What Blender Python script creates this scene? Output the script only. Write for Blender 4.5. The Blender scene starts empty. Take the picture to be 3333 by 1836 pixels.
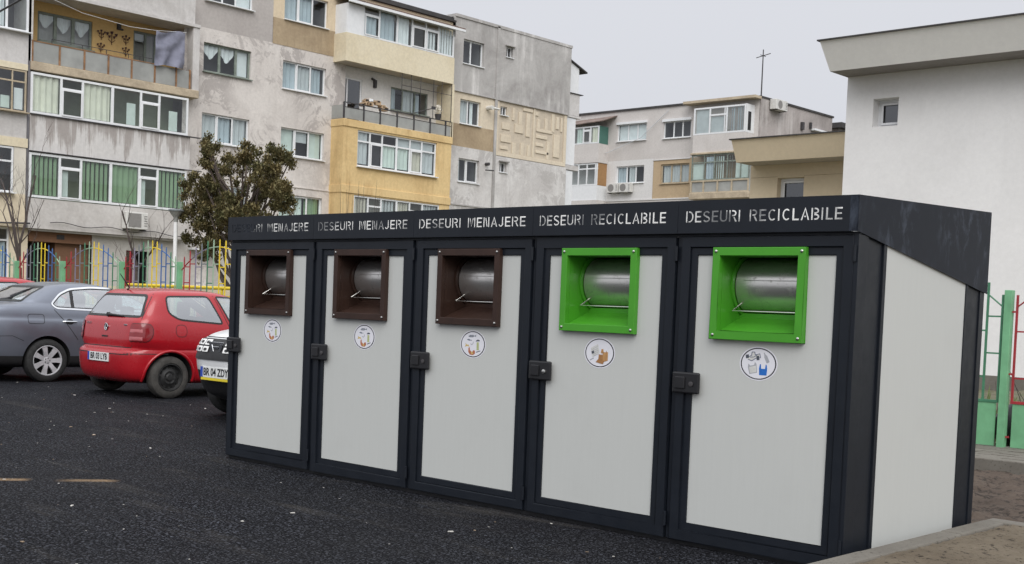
import bpy, bmesh, math, random
from mathutils import Vector, Matrix
from mathutils.bvhtree import BVHTree

random.seed(7)
PI = math.pi
scene = bpy.context.scene
C = scene.collection

# ------------------------------------------------------------------ camera
cam_data = bpy.data.cameras.new('camera')
cam_data.sensor_fit = 'HORIZONTAL'
cam_data.sensor_width = 36.0
cam_data.lens = 4022.49 / 3333.0 * 36.0
cam_data.shift_y = (1195.8 - 918.0) / 3333.0
cam_data.clip_start = 0.1
cam_data.clip_end = 2000.0
cam = bpy.data.objects.new('camera', cam_data)
C.objects.link(cam)
RT = Vector((0.732527, 0.679609, 0.03918))
UP = Vector((-0.061244, 0.008472, 0.998087))
FW = Vector((-0.677977, 0.733525, -0.047828))
m3 = Matrix((RT, UP, -FW)).transposed()
cam.matrix_world = Matrix.Translation((8.72986, -5.95682, 1.34193)) @ m3.to_4x4()
scene.camera = cam

# ------------------------------------------------------------------ sky and sun (overcast)
SUN_AZ = (0.62, -0.55)            # horizontal direction towards the sun
SUN_EL = math.radians(42)
world = bpy.data.worlds.new('World')
scene.world = world
world.use_nodes = True
nt = world.node_tree
nt.nodes.clear()
w_out = nt.nodes.new('ShaderNodeOutputWorld')
w_bg = nt.nodes.new('ShaderNodeBackground')
w_sky = nt.nodes.new('ShaderNodeTexSky')
w_sky.sky_type = 'NISHITA'
w_sky.sun_disc = False
w_sky.sun_elevation = SUN_EL
w_sky.sun_rotation = math.atan2(SUN_AZ[0], SUN_AZ[1])
w_sky.dust_density = 6.0
w_hs = nt.nodes.new('ShaderNodeHueSaturation')
w_hs.inputs['Saturation'].default_value = 0.10
w_mix = nt.nodes.new('ShaderNodeMix')
w_mix.data_type = 'RGBA'
w_mix.inputs['Factor'].default_value = 0.85
w_tc = nt.nodes.new('ShaderNodeTexCoord')
w_sep = nt.nodes.new('ShaderNodeSeparateXYZ')
w_ramp = nt.nodes.new('ShaderNodeValToRGB')
w_ramp.color_ramp.elements[0].position = 0.0
w_ramp.color_ramp.elements[0].color = (5.7, 5.86, 6.35, 1)
w_ramp.color_ramp.elements[1].position = 1.0
w_ramp.color_ramp.elements[1].color = (15.5, 15.8, 16.4, 1)
e = w_ramp.color_ramp.elements.new(0.28)
e.color = (6.25, 6.40, 6.88, 1)
nt.links.new(w_tc.outputs['Generated'], w_sep.inputs[0])
nt.links.new(w_sep.outputs['Z'], w_ramp.inputs['Fac'])
nt.links.new(w_sky.outputs[0], w_hs.inputs['Color'])
nt.links.new(w_hs.outputs[0], w_mix.inputs['A'])
nt.links.new(w_ramp.outputs[0], w_mix.inputs['B'])
nt.links.new(w_mix.outputs['Result'], w_bg.inputs['Color'])
w_bg.inputs['Strength'].default_value = 0.10
nt.links.new(w_bg.outputs[0], w_out.inputs['Surface'])

sun_data = bpy.data.lights.new('sun', 'SUN')
sun_data.energy = 1.45
sun_data.angle = math.radians(50)
sun_data.color = (1.0, 0.98, 0.95)
sun = bpy.data.objects.new('sun', sun_data)
C.objects.link(sun)
sd = Vector((SUN_AZ[0], SUN_AZ[1], math.tan(SUN_EL) * math.hypot(*SUN_AZ))).normalized()
sun.rotation_euler = sd.to_track_quat('Z', 'Y').to_euler()
sun.location = (0, 0, 40)

vs = scene.view_settings
vs.view_transform = 'Standard'
vs.look = 'None'
vs.exposure = 0.3
vs.gamma = 1.0
scene.cycles.max_bounces = 8
scene.cycles.transparent_max_bounces = 12

# ------------------------------------------------------------------ materials
def new_mat(name):
    m = bpy.data.materials.new(name)
    m.use_nodes = True
    n = m.node_tree
    b = n.nodes['Principled BSDF']
    return m, n, b

def lk(n, a, b):
    n.links.new(a, b)

def pos_node(n, scale=(1, 1, 1), obj=False):
    mp = n.nodes.new('ShaderNodeMapping')
    mp.inputs['Scale'].default_value = scale
    if obj:
        tc = n.nodes.new('ShaderNodeTexCoord')
        lk(n, tc.outputs['Object'], mp.inputs['Vector'])
    else:
        g = n.nodes.new('ShaderNodeNewGeometry')
        lk(n, g.outputs['Position'], mp.inputs['Vector'])
    return mp.outputs[0]

def noise(n, vec, scale, detail=4, rough=0.6, dist=0.0):
    t = n.nodes.new('ShaderNodeTexNoise')
    t.inputs['Scale'].default_value = scale
    t.inputs['Detail'].default_value = detail
    t.inputs['Roughness'].default_value = rough
    t.inputs['Distortion'].default_value = dist
    lk(n, vec, t.inputs['Vector'])
    return t.outputs['Fac']

def ramp(n, fac, p0, p1, c0=(0, 0, 0, 1), c1=(1, 1, 1, 1)):
    r = n.nodes.new('ShaderNodeValToRGB')
    r.color_ramp.elements[0].position = p0
    r.color_ramp.elements[0].color = c0
    r.color_ramp.elements[1].position = p1
    r.color_ramp.elements[1].color = c1
    lk(n, fac, r.inputs[0])
    return r.outputs[0]

def mixc(n, fac, a, b, mode='MIX'):
    x = n.nodes.new('ShaderNodeMix')
    x.data_type = 'RGBA'
    x.blend_type = mode
    for sock, v in ((x.inputs['Factor'], fac), (x.inputs['A'], a), (x.inputs['B'], b)):
        if hasattr(v, 'is_linked') or hasattr(v, 'links'):
            lk(n, v, sock)
        elif isinstance(v, (int, float)):
            sock.default_value = v
        else:
            sock.default_value = (v[0], v[1], v[2], 1)
    return x.outputs['Result']

def mth(n, op, a, b=0.0):
    x = n.nodes.new('ShaderNodeMath')
    x.operation = op
    x.use_clamp = op in ('ADD', 'SUBTRACT')
    for i, v in enumerate((a, b)):
        if isinstance(v, (int, float)):
            x.inputs[i].default_value = v
        else:
            lk(n, v, x.inputs[i])
    return x.outputs[0]

def bump(n, b, fac, strength=0.3, dist=0.01):
    u = n.nodes.new('ShaderNodeBump')
    u.inputs['Strength'].default_value = strength
    u.inputs['Distance'].default_value = dist
    lk(n, fac, u.inputs['Height'])
    lk(n, u.outputs[0], b.inputs['Normal'])

def plain(name, col, rough=0.5, metal=0.0, var=0.12, scale=6.0, coat=0.0, spec=0.5, bmp=0.0, bscale=60.0):
    """one paint, plastic or metal with a faint unevenness of tone and gloss"""
    m, n, b = new_mat(name)
    v = pos_node(n, obj=True)
    f = noise(n, v, scale, 5)
    d = tuple(max(0.0, c * (1 - var)) for c in col)
    h = tuple(min(1.0, c * (1 + var)) for c in col)
    lk(n, mixc(n, ramp(n, f, 0.3, 0.7), d, h), b.inputs['Base Color'])
    r = ramp(n, noise(n, v, scale * 2.3, 3), 0.3, 0.7, (rough * 0.85,) * 3 + (1,), (min(1, rough * 1.15),) * 3 + (1,))
    lk(n, r, b.inputs['Roughness'])
    b.inputs['Metallic'].default_value = metal
    b.inputs['Specular IOR Level'].default_value = spec
    if coat:
        b.inputs['Coat Weight'].default_value = coat
        b.inputs['Coat Roughness'].default_value = 0.06
    if bmp:
        bump(n, b, noise(n, v, bscale, 4), bmp, 0.004)
    return m

def plaster(name, base, stain, blotch=0.5, streak=0.4, bscale=0.5, sscale=3.0, streakcol=None, bmp=0.25, patch=None, patch_amt=0.5, grain=0.28):
    """weathered render on a facade: soft blotches, rain streaks, fine grain, peeled patches"""
    m, n, b = new_mat(name)
    v = pos_node(n)
    f1 = ramp(n, noise(n, v, bscale, 9, 0.74, 0.5), 0.42, 0.62)
    c = mixc(n, mth(n, 'MULTIPLY', f1, blotch), base, stain)
    vst = pos_node(n, (1, 1, 0.09))
    f2 = ramp(n, noise(n, vst, sscale, 6, 0.7), 0.5, 0.68)
    f2b = ramp(n, noise(n, v, 0.35, 3), 0.42, 0.58)
    c = mixc(n, mth(n, 'MULTIPLY', mth(n, 'MULTIPLY', f2, f2b), streak), c, streakcol or stain)
    if patch:
        f3 = ramp(n, noise(n, v, 0.75, 10, 0.78, 1.3), 0.50, 0.545)
        f3b = ramp(n, noise(n, v, 0.24, 2), 0.34, 0.48)
        c = mixc(n, mth(n, 'MULTIPLY', mth(n, 'MULTIPLY', f3, f3b), patch_amt), c, patch)
    f4 = noise(n, v, 9.0, 6, 0.7)
    c = mixc(n, grain, c, ramp(n, f4, 0.28, 0.66, (0.50, 0.50, 0.50, 1), (1.08, 1.08, 1.08, 1)), 'MULTIPLY')
    lk(n, c, b.inputs['Base Color'])
    b.inputs['Roughness'].default_value = 0.92
    b.inputs['Specular IOR Level'].default_value = 0.2
    bump(n, b, noise(n, v, 22.0, 6, 0.7), bmp, 0.02)
    return m

def streaky(name, base, stain, amt=0.9, sc=5.0, top=0.62):
    """parapet with dirt runs that start under the sill and thin out downwards"""
    m, n, b = new_mat(name)
    v = pos_node(n)
    tc = n.nodes.new('ShaderNodeTexCoord')
    sp = n.nodes.new('ShaderNodeSeparateXYZ')
    lk(n, tc.outputs['Generated'], sp.inputs[0])
    f = noise(n, pos_node(n, (1, 1, 0.06)), sc, 7, 0.75, 0.25)
    big = noise(n, pos_node(n, (1, 1, 0.35)), 0.9, 4)
    s = mth(n, 'ADD', mth(n, 'MULTIPLY', f, 0.80), mth(n, 'MULTIPLY', big, 0.45))
    s = mth(n, 'ADD', s, mth(n, 'MULTIPLY', sp.outputs['Z'], 0.16))
    k = ramp(n, s, top, top + 0.06)
    c = mixc(n, mth(n, 'MULTIPLY', k, amt), base, stain)
    w = ramp(n, noise(n, pos_node(n, (1, 1, 0.05)), sc * 2.4, 5, 0.7), 0.56, 0.62)
    c = mixc(n, mth(n, 'MULTIPLY', w, 0.55), c, tuple(min(.85, q * 1.12) for q in base))
    f4 = noise(n, v, 7.0, 6, 0.7)
    c = mixc(n, 0.30, c, ramp(n, f4, 0.28, 0.66, (0.55, 0.55, 0.55, 1), (1.05, 1.05, 1.05, 1)), 'MULTIPLY')
    lk(n, c, b.inputs['Base Color'])
    b.inputs['Roughness'].default_value = 0.93
    b.inputs['Specular IOR Level'].default_value = 0.2
    bump(n, b, noise(n, v, 20.0, 6, 0.7), 0.25, 0.02)
    return m

def glass(name, tint=(0.9, 0.95, 0.94), refl=0.10, alpha=0.85, dirt=0.0):
    m = bpy.data.materials.new(name)
    m.use_nodes = True
    n = m.node_tree
    n.nodes.clear()
    o = n.nodes.new('ShaderNodeOutputMaterial')
    tr = n.nodes.new('ShaderNodeBsdfTransparent')
    tr.inputs[0].default_value = (tint[0] * alpha, tint[1] * alpha, tint[2] * alpha, 1)
    gl = n.nodes.new('ShaderNodeBsdfGlossy')
    gl.inputs['Roughness'].default_value = 0.03
    gl.inputs[0].default_value = (0.95, 0.97, 1, 1)
    fr = n.nodes.new('ShaderNodeLayerWeight')       # two-sided: works for panes seen from either face
    fr.inputs['Blend'].default_value = 0.5
    pw = n.nodes.new('ShaderNodeMath')
    pw.operation = 'POWER'
    pw.inputs[1].default_value = 4.0
    lk(n, fr.outputs['Facing'], pw.inputs[0])
    ad = n.nodes.new('ShaderNodeMath')
    ad.operation = 'ADD'
    ad.use_clamp = True
    ad.inputs[1].default_value = 0.04 + refl
    lk(n, pw.outputs[0], ad.inputs[0])
    v = pos_node(n)
    bp = n.nodes.new('ShaderNodeBump')
    bp.inputs['Strength'].default_value = 0.05
    lk(n, noise(n, v, 1.3, 2), bp.inputs['Height'])
    lk(n, bp.outputs[0], gl.inputs['Normal'])
    mx = n.nodes.new('ShaderNodeMixShader')
    lk(n, ad.outputs[0], mx.inputs[0])
    lk(n, tr.outputs[0], mx.inputs[1])
    lk(n, gl.outputs[0], mx.inputs[2])
    lk(n, mx.outputs[0], o.inputs[0])
    return m

M = {}
M['navy'] = plain('navy_coated_steel', (0.0088, 0.0115, 0.0170), 0.42, 0.0, 0.10, 5, spec=0.32)
M['black'] = plain('black_plastic', (0.012, 0.012, 0.014), 0.4)
M['rubber'] = plain('tyre_rubber', (0.018, 0.018, 0.018), 0.85, var=0.35, scale=14)
M['rubber_dirty'] = plain('muddy_tyre_rubber', (0.045, 0.042, 0.038), 0.9, var=0.55, scale=8)
M['upvc'] = plain('white_window_frame', (0.74, 0.75, 0.76), 0.35, var=0.05)
M['greywood'] = plain('weathered_green_wood', (0.20, 0.23, 0.20), 0.8, var=0.3, scale=4)
M['tanwood'] = plain('tan_painted_frame', (0.42, 0.35, 0.25), 0.8, var=0.2, scale=4)
M['int'] = plain('dim_interior', (0.16, 0.155, 0.165), 0.9, var=0.35, scale=0.8)
M['intgreen'] = plain('green_room', (0.36, 0.40, 0.30), 0.9, var=0.3, scale=0.7)
M['dark'] = plain('dark_void', (0.02, 0.02, 0.022), 0.9)
M['glass'] = glass('window_glass', refl=0.03, alpha=0.95)
M['glassdark'] = glass('dim_window_glass', refl=0.10, alpha=0.5)
M['carglass'] = glass('car_glass', (0.80, 0.93, 0.91), refl=0.36, alpha=0.95)
M['frost'] = plain('frosted_wired_glass', (0.30, 0.305, 0.29), 0.35, var=0.22, scale=1.1)
M['rust'] = plain('rusty_iron', (0.26, 0.14, 0.07), 0.85, var=0.4, scale=5)
M['iron'] = plain('dark_iron', (0.045, 0.042, 0.045), 0.7, var=0.3)
M['chrome'] = plain('chrome', (0.72, 0.73, 0.75), 0.12, 1.0, 0.05)
M['white'] = plain('white_paint', (0.78, 0.78, 0.77), 0.45, var=0.05)
M['acw'] = plain('air_conditioner_white', (0.62, 0.61, 0.58), 0.5, var=0.1)
M['acg'] = plain('air_conditioner_grille', (0.22, 0.21, 0.20), 0.7, var=0.2, scale=30)
for k_, c_ in dict(cur_cream=(0.77, 0.755, 0.64), cur_white=(0.80, 0.82, 0.84), cur_grey=(0.55, 0.57, 0.59), cur_green=(0.25, 0.36, 0.22), cur_mint=(0.64, 0.71, 0.67), cur_beige=(0.62, 0.58, 0.50), cur_blue=(0.46, 0.52, 0.57)).items():
    M[k_] = plain('curtain_' + k_[4:], c_, 0.9, var=0.10, scale=2)
# building renders
M['midwhite'] = plaster('patched_pale_render', (0.684, 0.642, 0.606), (0.516, 0.474, 0.444), 0.6, 0.35, 0.5, 2.0, patch=(0.42, 0.385, 0.365), patch_amt=0.9, bmp=0.5)
M['midgrey'] = plaster('smooth_grey_render', (0.465, 0.431, 0.409), (0.370, 0.336, 0.319), 0.6, 0.5, 0.35)
M['orange'] = plaster('pale_orange_render', (0.70, 0.585, 0.425), (0.57, 0.45, 0.31), 0.45, 0.35)
M['tan'] = plaster('tan_render', (0.445, 0.35, 0.235), (0.31, 0.235, 0.155), 0.75, 0.8, 0.6, 3)
M['yellow'] = plaster('ochre_yellow_render', (0.72, 0.535, 0.275), (0.52, 0.35, 0.16), 0.5, 0.85, 0.5, 2.2, streakcol=(0.42, 0.255, 0.11))
M['cream'] = plaster('cream_render', (0.745, 0.665, 0.50), (0.63, 0.54, 0.375), 0.5, 0.5, 0.5, 2)
M['concrete'] = plaster('grey_concrete_render', (0.47, 0.455, 0.44), (0.30, 0.285, 0.275), 0.85, 1.0, 0.4, 2.4, streakcol=(0.68, 0.66, 0.64), grain=0.22)
M['palecream'] = plaster('pale_cream_render', (0.70, 0.615, 0.485), (0.59, 0.50, 0.385), 0.5, 0.5)
M['relief'] = plaster('rough_relief_render', (0.62, 0.54, 0.43), (0.49, 0.42, 0.335), 0.6, 0.3, 1.2, 3, bmp=0.9)
M['lowwhite'] = plaster('worn_white_render', (0.665, 0.648, 0.63), (0.48, 0.455, 0.44), 0.7, 0.8, 0.5, 2.0, patch=(0.43, 0.41, 0.395), patch_amt=0.7)
M['leftwall'] = plaster('pale_parapet_render', (0.625, 0.605, 0.59), (0.46, 0.435, 0.415), 0.7, 0.7)
M['dirtyparapet'] = streaky('rain_stained_parapet', (0.625, 0.605, 0.59), (0.34, 0.305, 0.285), 0.85, 3.2, 0.69)
M['apron'] = plaster('lower_parapet_render', (0.60, 0.575, 0.55), (0.45, 0.42, 0.395), 0.75, 0.7)
M['ochre'] = plaster('ochre_loggia_wall', (0.616, 0.424, 0.187), (0.506, 0.330, 0.132), 0.4, 0.2)
M['slab'] = plaster('crumbling_slab_edge', (0.550, 0.462, 0.341), (0.363, 0.297, 0.220), 0.8, 0.5, 1.5, 4, bmp=0.8)
M['loggiawhite'] = plaster('white_loggia_wall', (0.744, 0.732, 0.708), (0.600, 0.576, 0.552), 0.4, 0.3)
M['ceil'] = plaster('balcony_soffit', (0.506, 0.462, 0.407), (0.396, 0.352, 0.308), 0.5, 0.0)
M['groundbeige'] = plaster('ground_floor_cream', (0.690, 0.598, 0.448), (0.552, 0.471, 0.345), 0.5, 0.4)
M['brownwall'] = plaster('brown_shop_front', (0.23, 0.125, 0.075), (0.16, 0.09, 0.06), 0.6, 0.3)
M['groundpale'] = plaster('ground_floor_pale', (0.529, 0.506, 0.471), (0.425, 0.402, 0.368), 0.6, 0.3)
M['b2wall'] = plaster('far_block_pale_render', (0.625, 0.590, 0.566), (0.519, 0.484, 0.460), 0.5, 0.45, 0.3, 1.5)
M['b2white'] = plaster('far_block_white_render', (0.713, 0.701, 0.690), (0.621, 0.598, 0.586), 0.4, 0.2, 0.3)
M['b2tan'] = plaster('far_block_tan_render', (0.526, 0.403, 0.263), (0.426, 0.319, 0.213), 0.6, 0.3, 0.4)
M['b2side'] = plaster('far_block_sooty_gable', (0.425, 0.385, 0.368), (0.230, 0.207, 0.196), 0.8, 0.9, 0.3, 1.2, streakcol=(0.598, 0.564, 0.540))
M['wbwall'] = plaster('clean_white_render', (0.80, 0.79, 0.785), (0.72, 0.71, 0.705), 0.6, 0.30, 0.4, 1.6, streakcol=(0.66, 0.645, 0.635), bmp=0.05, grain=0.12)
M['wbfascia'] = plaster('fascia_render', (0.86, 0.845, 0.815), (0.78, 0.765, 0.74), 0.4, 0.25, 0.4, 2, bmp=0.05, grain=0.10)
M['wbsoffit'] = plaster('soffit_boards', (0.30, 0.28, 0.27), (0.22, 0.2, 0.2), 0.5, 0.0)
M['begwall'] = plaster('beige_render', (0.67, 0.565, 0.405), (0.59, 0.485, 0.34), 0.35, 0.2, 0.4, 2, bmp=0.06, grain=0.14)
M['roofing'] = plain('dark_roof_felt', (0.05, 0.047, 0.047), 0.85, var=0.3, scale=2)
M['tin'] = plain('ribbed_tin_roof', (0.17, 0.12, 0.10), 0.6, var=0.4, scale=2)

# ------------------------------------------------------------------ mesh builder
ORG = {}

def thing(name, label, cat, loc=(0, 0, 0), group=None, local=False, rotz=0.0):
    o = bpy.data.objects.new(name, None)
    C.objects.link(o)
    o.location = loc
    o.rotation_euler = (0, 0, rotz)
    o.empty_display_size = 0.2
    o['label'] = label
    o['category'] = cat
    if group:
        o['group'] = group
    ORG[o] = Vector((0, 0, 0)) if local else Vector(loc)
    return o

def tag(o, label, cat, group=None):
    o['label'] = label
    o['category'] = cat
    if group:
        o['group'] = group
    return o

class MB:
    def __init__(s):
        s.v = []
        s.f = []
        s.m = []

    def poly(s, pts, m=0):
        i = len(s.v)
        s.v += [tuple(p) for p in pts]
        s.f.append(tuple(range(i, i + len(pts))))
        s.m.append(m)

    def hexa(s, p, m=0):
        i = len(s.v)
        s.v += [tuple(a) for a in p]
        for q in ((0, 3, 2, 1), (4, 5, 6, 7), (0, 1, 5, 4), (1, 2, 6, 5), (2, 3, 7, 6), (3, 0, 4, 7)):
            s.f.append(tuple(i + k for k in q))
            s.m.append(m)

    def box(s, x0, x1, y0, y1, z0, z1, m=0):
        s.hexa([(x0, y0, z0), (x1, y0, z0), (x1, y1, z0), (x0, y1, z0), (x0, y0, z1), (x1, y0, z1), (x1, y1, z1), (x0, y1, z1)], m)

    def fbox(s, P, u0, u1, d0, d1, z0, z1, m=0):
        s.hexa([P(u0, d0, z0), P(u1, d0, z0), P(u1, d1, z0), P(u0, d1, z0), P(u0, d0, z1), P(u1, d0, z1), P(u1, d1, z1), P(u0, d1, z1)], m)

    def tube(s, pts, rad, n=6, m=0, cap=True):
        """round bar along a polyline with a radius per point"""
        pts = [Vector(p) for p in pts]
        if not isinstance(rad, (list, tuple)):
            rad = [rad] * len(pts)
        base = len(s.v)
        ref = None
        for i, p in enumerate(pts):
            d = (pts[min(i + 1, len(pts) - 1)] - pts[max(i - 1, 0)])
            if d.length < 1e-9:
                d = Vector((0, 0, 1))
            d.normalize()
            if ref is None:
                ref = Vector((0, 0, 1)) if abs(d.z) < 0.9 else Vector((1, 0, 0))
            a = d.cross(ref)
            if a.length < 1e-6:
                a = d.cross(Vector((0.3, 1, 0.2)))
            a.normalize()
            b = d.cross(a)
            ref = -b.cross(d).cross(d).normalized() if False else ref
            for k in range(n):
                t = 2 * PI * k / n
                s.v.append(tuple(p + (a * math.cos(t) + b * math.sin(t)) * rad[i]))
        for i in range(len(pts) - 1):
            for k in range(n):
                k2 = (k + 1) % n
                s.f.append((base + i * n + k, base + i * n + k2, base + (i + 1) * n + k2, base + (i + 1) * n + k))
                s.m.append(m)
        if cap:
            s.f.append(tuple(base + k for k in range(n))[::-1])
            s.m.append(m)
            s.f.append(tuple(base + (len(pts) - 1) * n + k for k in range(n)))
            s.m.append(m)

    def lathe(s, prof, M4, n=24, m=0):
        """profile (r, h) spun round local Z, then placed by M4; m may be a list per segment"""
        base = len(s.v)
        for r, h in prof:
            for k in range(n):
                t = 2 * PI * k / n
                s.v.append(tuple(M4 @ Vector((r * math.cos(t), r * math.sin(t), h))))
        for i in range(len(prof) - 1):
            mi = m[i] if isinstance(m, (list, tuple)) else m
            for k in range(n):
                k2 = (k + 1) % n
                s.f.append((base + i * n + k, base + i * n + k2, base + (i + 1) * n + k2, base + (i + 1) * n + k))
                s.m.append(mi)

    def build_each(s, name, mats, parent=None, **kw):
        """every loose piece as an object of its own"""
        root = list(range(len(s.v)))
        def find(a):
            while root[a] != a:
                root[a] = root[root[a]]
                a = root[a]
            return a
        for f in s.f:
            for k in f[1:]:
                root[find(k)] = find(f[0])
        groups = {}
        for f, m in zip(s.f, s.m):
            groups.setdefault(find(f[0]), []).append((f, m))
        o = None
        for fs in groups.values():
            q = MB()
            ids = {}
            for f, m in fs:
                for k in f:
                    if k not in ids:
                        ids[k] = len(q.v)
                        q.v.append(s.v[k])
                q.f.append(tuple(ids[k] for k in f))
                q.m.append(m)
            o = q.build(name, mats, parent, **kw)
        return o

    def build(s, name, mats, parent=None, smooth=False, bevel=0.0, angle=35, merge=True, recalc=True):
        me = bpy.data.meshes.new(name)
        off = ORG.get(parent, Vector((0, 0, 0)))
        me.from_pydata([(a[0] - off[0], a[1] - off[1], a[2] - off[2]) for a in s.v], [], s.f)
        if not isinstance(mats, (list, tuple)):
            mats = [mats]
        for mm in mats:
            me.materials.append(mm)
        me.polygons.foreach_set('material_index', s.m)
        bm = bmesh.new()
        bm.from_mesh(me)
        if merge:
            bmesh.ops.remove_doubles(bm, verts=bm.verts, dist=1e-5)
        if recalc:
            bmesh.ops.recalc_face_normals(bm, faces=bm.faces)
        if bevel:
            es = [e_ for e_ in bm.edges if len(e_.link_faces) == 2 and e_.calc_face_angle(0) > 0.6]
            bmesh.ops.bevel(bm, geom=es, offset=bevel, segments=2, profile=0.5, affect='EDGES', clamp_overlap=True)
        bm.to_mesh(me)
        bm.free()
        if smooth:
            me.polygons.foreach_set('use_smooth', [True] * len(me.polygons))
            me.set_sharp_from_angle(angle=math.radians(angle))
        o = bpy.data.objects.new(name, me)
        C.objects.link(o)
        if parent is not None:
            o.parent = parent
            ORG[o] = off
        return o

def struct(o):
    o['kind'] = 'structure'
    return o

def dup(root, loc, rotz, label, group=None, skip=()):
    r = root.copy()
    C.objects.link(r)
    r.location = loc
    r.rotation_euler = (0, 0, rotz)
    r['label'] = label
    if group:
        r['group'] = group
    for ch in list(root.children):
        if ch.name.split('.')[0] in skip:
            continue
        c = ch.copy()
        C.objects.link(c)
        c.parent = r
        for g in list(ch.children):
            d = g.copy()
            C.objects.link(d)
            d.parent = c
    return r

def XF(X):
    return lambda u, d, z: (X + d, u, z)

def YF(Y):
    return lambda u, d, z: (u, Y - d, z)

def holed_wall(mb, P, u0, u1, z0, z1, holes, d=0.0, rev=0.16, m=0, mi=1, deep=0.9):
    """wall face with window openings, reveals and a shallow room behind each"""
    us = sorted(set([u0, u1] + [x for h in holes for x in h[:2] if u0 < x < u1]))
    zs = sorted(set([z0, z1] + [x for h in holes for x in h[2:4] if z0 < x < z1]))
    for i in range(len(us) - 1):
        for j in range(len(zs) - 1):
            uc, zc = (us[i] + us[i + 1]) / 2, (zs[j] + zs[j + 1]) / 2
            if any(h[0] < uc < h[1] and h[2] < zc < h[3] for h in holes):
                continue
            mb.poly([P(us[i], d, zs[j]), P(us[i + 1], d, zs[j]), P(us[i + 1], d, zs[j + 1]), P(us[i], d, zs[j + 1])], m)
    for a, b, c, e2 in [h[:4] for h in holes]:
        for (da, db, mm) in ((d, d - rev, m), (d - rev, d - deep, mi)):
            mb.poly([P(a, da, c), P(a, db, c), P(a, db, e2), P(a, da, e2)], mm)
            mb.poly([P(b, da, c), P(b, db, c), P(b, db, e2), P(b, da, e2)], mm)
            mb.poly([P(a, da, e2), P(a, db, e2), P(b, db, e2), P(b, da, e2)], mm)
            mb.poly([P(a, da, c), P(a, db, c), P(b, db, c), P(b, da, c)], mm)
        mb.poly([P(a, d - deep, c), P(b, d - deep, c), P(b, d - deep, e2), P(a, d - deep, e2)], mi)

def curtain_mesh(P, u0, u1, z0, z1, d, kind):
    mb = MB()
    if kind == 'flat':
        mb.fbox(P, u0, u1, d - 0.008, d, z0, z1)
        return mb
    if kind == 'slats':                      # vertical blind strips, some turned
        w = 0.105
        k = max(2, int((u1 - u0) / 0.15))
        for i in range(k):
            c = u0 + (i + 0.5) * (u1 - u0) / k
            t = 0.1 + 1.0 * random.random()
            a = 0.5 * w * math.cos(t)
            b = 0.5 * w * math.sin(t)
            mb.poly([P(c - a, d - b, z0), P(c + a, d + b, z0), P(c + a, d + b, z1), P(c - a, d - b, z1)])
        return mb
    k = max(6, int((u1 - u0) / 0.045))
    ph = random.random() * 6
    pts = []
    for i in range(k + 1):
        u = u0 + (u1 - u0) * i / k
        pts.append((u, d + 0.03 * math.sin(i * 1.35 + ph) + 0.012 * math.sin(i * 0.6)))
    for i in range(k):
        (a, da), (b, db) = pts[i], pts[i + 1]
        zb = [z0, z0]
        if kind == 'drape':                  # gathered lace with a curved hem
            for q, u in enumerate((a, b)):
                t = (u - u0) / (u1 - u0)
                zb[q] = z0 + (z1 - z0) * (0.25 + 0.5 * abs(2 * t - 1) ** 1.5 if random else 0)
            zb = [z1 - (z1 - z0) * (0.35 + 0.35 * (u - u0) / (u1 - u0)) if False else zb[q] for q, u in enumerate((a, b))]
        mb.poly([P(a, da, zb[0]), P(b, db, zb[1]), P(b, db, z1), P(a, da, z1)])
    return mb

def window(P, parent, u0, u1, z0, z1, d, mull=(), sash=(), trans=(), fw=0.055, fm='upvc', gm='glass', cur=(), sill=True, bars_in=None):
    """part 'window' = frame; sub-parts pane, curtain, sill"""
    mb = MB()
    t = 0.06
    mb.fbox(P, u0, u1, d - t, d, z0, z0 + fw)
    mb.fbox(P, u0, u1, d - t, d, z1 - fw, z1)
    mb.fbox(P, u0, u0 + fw, d - t, d, z0 + fw, z1 - fw)
    mb.fbox(P, u1 - fw, u1, d - t, d, z0 + fw, z1 - fw)
    for q in mull:
        u, w = (q, fw) if not isinstance(q, tuple) else q
        mb.fbox(P, u - w / 2, u + w / 2, d - t + 0.002, d - 0.002, z0 + fw, z1 - fw)
    for (a, b, zz) in trans:
        mb.fbox(P, a, b, d - t + 0.004, d - 0.004, zz - fw / 2, zz + fw / 2)
    for (a, b, c, e2) in sash:              # opening leaf: a second slimmer frame standing proud
        w = 0.05
        mb.fbox(P, a, b, d + 0.002, d + 0.025, c, c + w)
        mb.fbox(P, a, b, d + 0.002, d + 0.025, e2 - w, e2)
        mb.fbox(P, a, a + w, d + 0.002, d + 0.025, c + w, e2 - w)
        mb.fbox(P, b - w, b, d + 0.002, d + 0.025, c + w, e2 - w)
    f = mb.build('window', M[fm], parent, merge=False)
    g = MB()
    g.poly([P(u0 + fw * .6, d - 0.03, z0 + fw * .6), P(u1 - fw * .6, d - 0.03, z0 + fw * .6), P(u1 - fw * .6, d - 0.03, z1 - fw * .6), P(u0 + fw * .6, d - 0.03, z1 - fw * .6)])
    g.build('pane', M[gm], f)
    for (a, b, c, e2, mm, kind) in cur:
        curtain_mesh(P, a, b, c, e2, d - 0.10, kind).build('curtain', M[mm], f, smooth=(kind == 'pleat'), merge=(kind == 'pleat'))
    if sill:
        s = MB()
        s.fbox(P, u0 - 0.04, u1 + 0.04, d - 0.02, d + 0.20, z0 - 0.035, z0 - 0.003)
        s.build('sill', M[fm], f)
    return f
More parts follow.
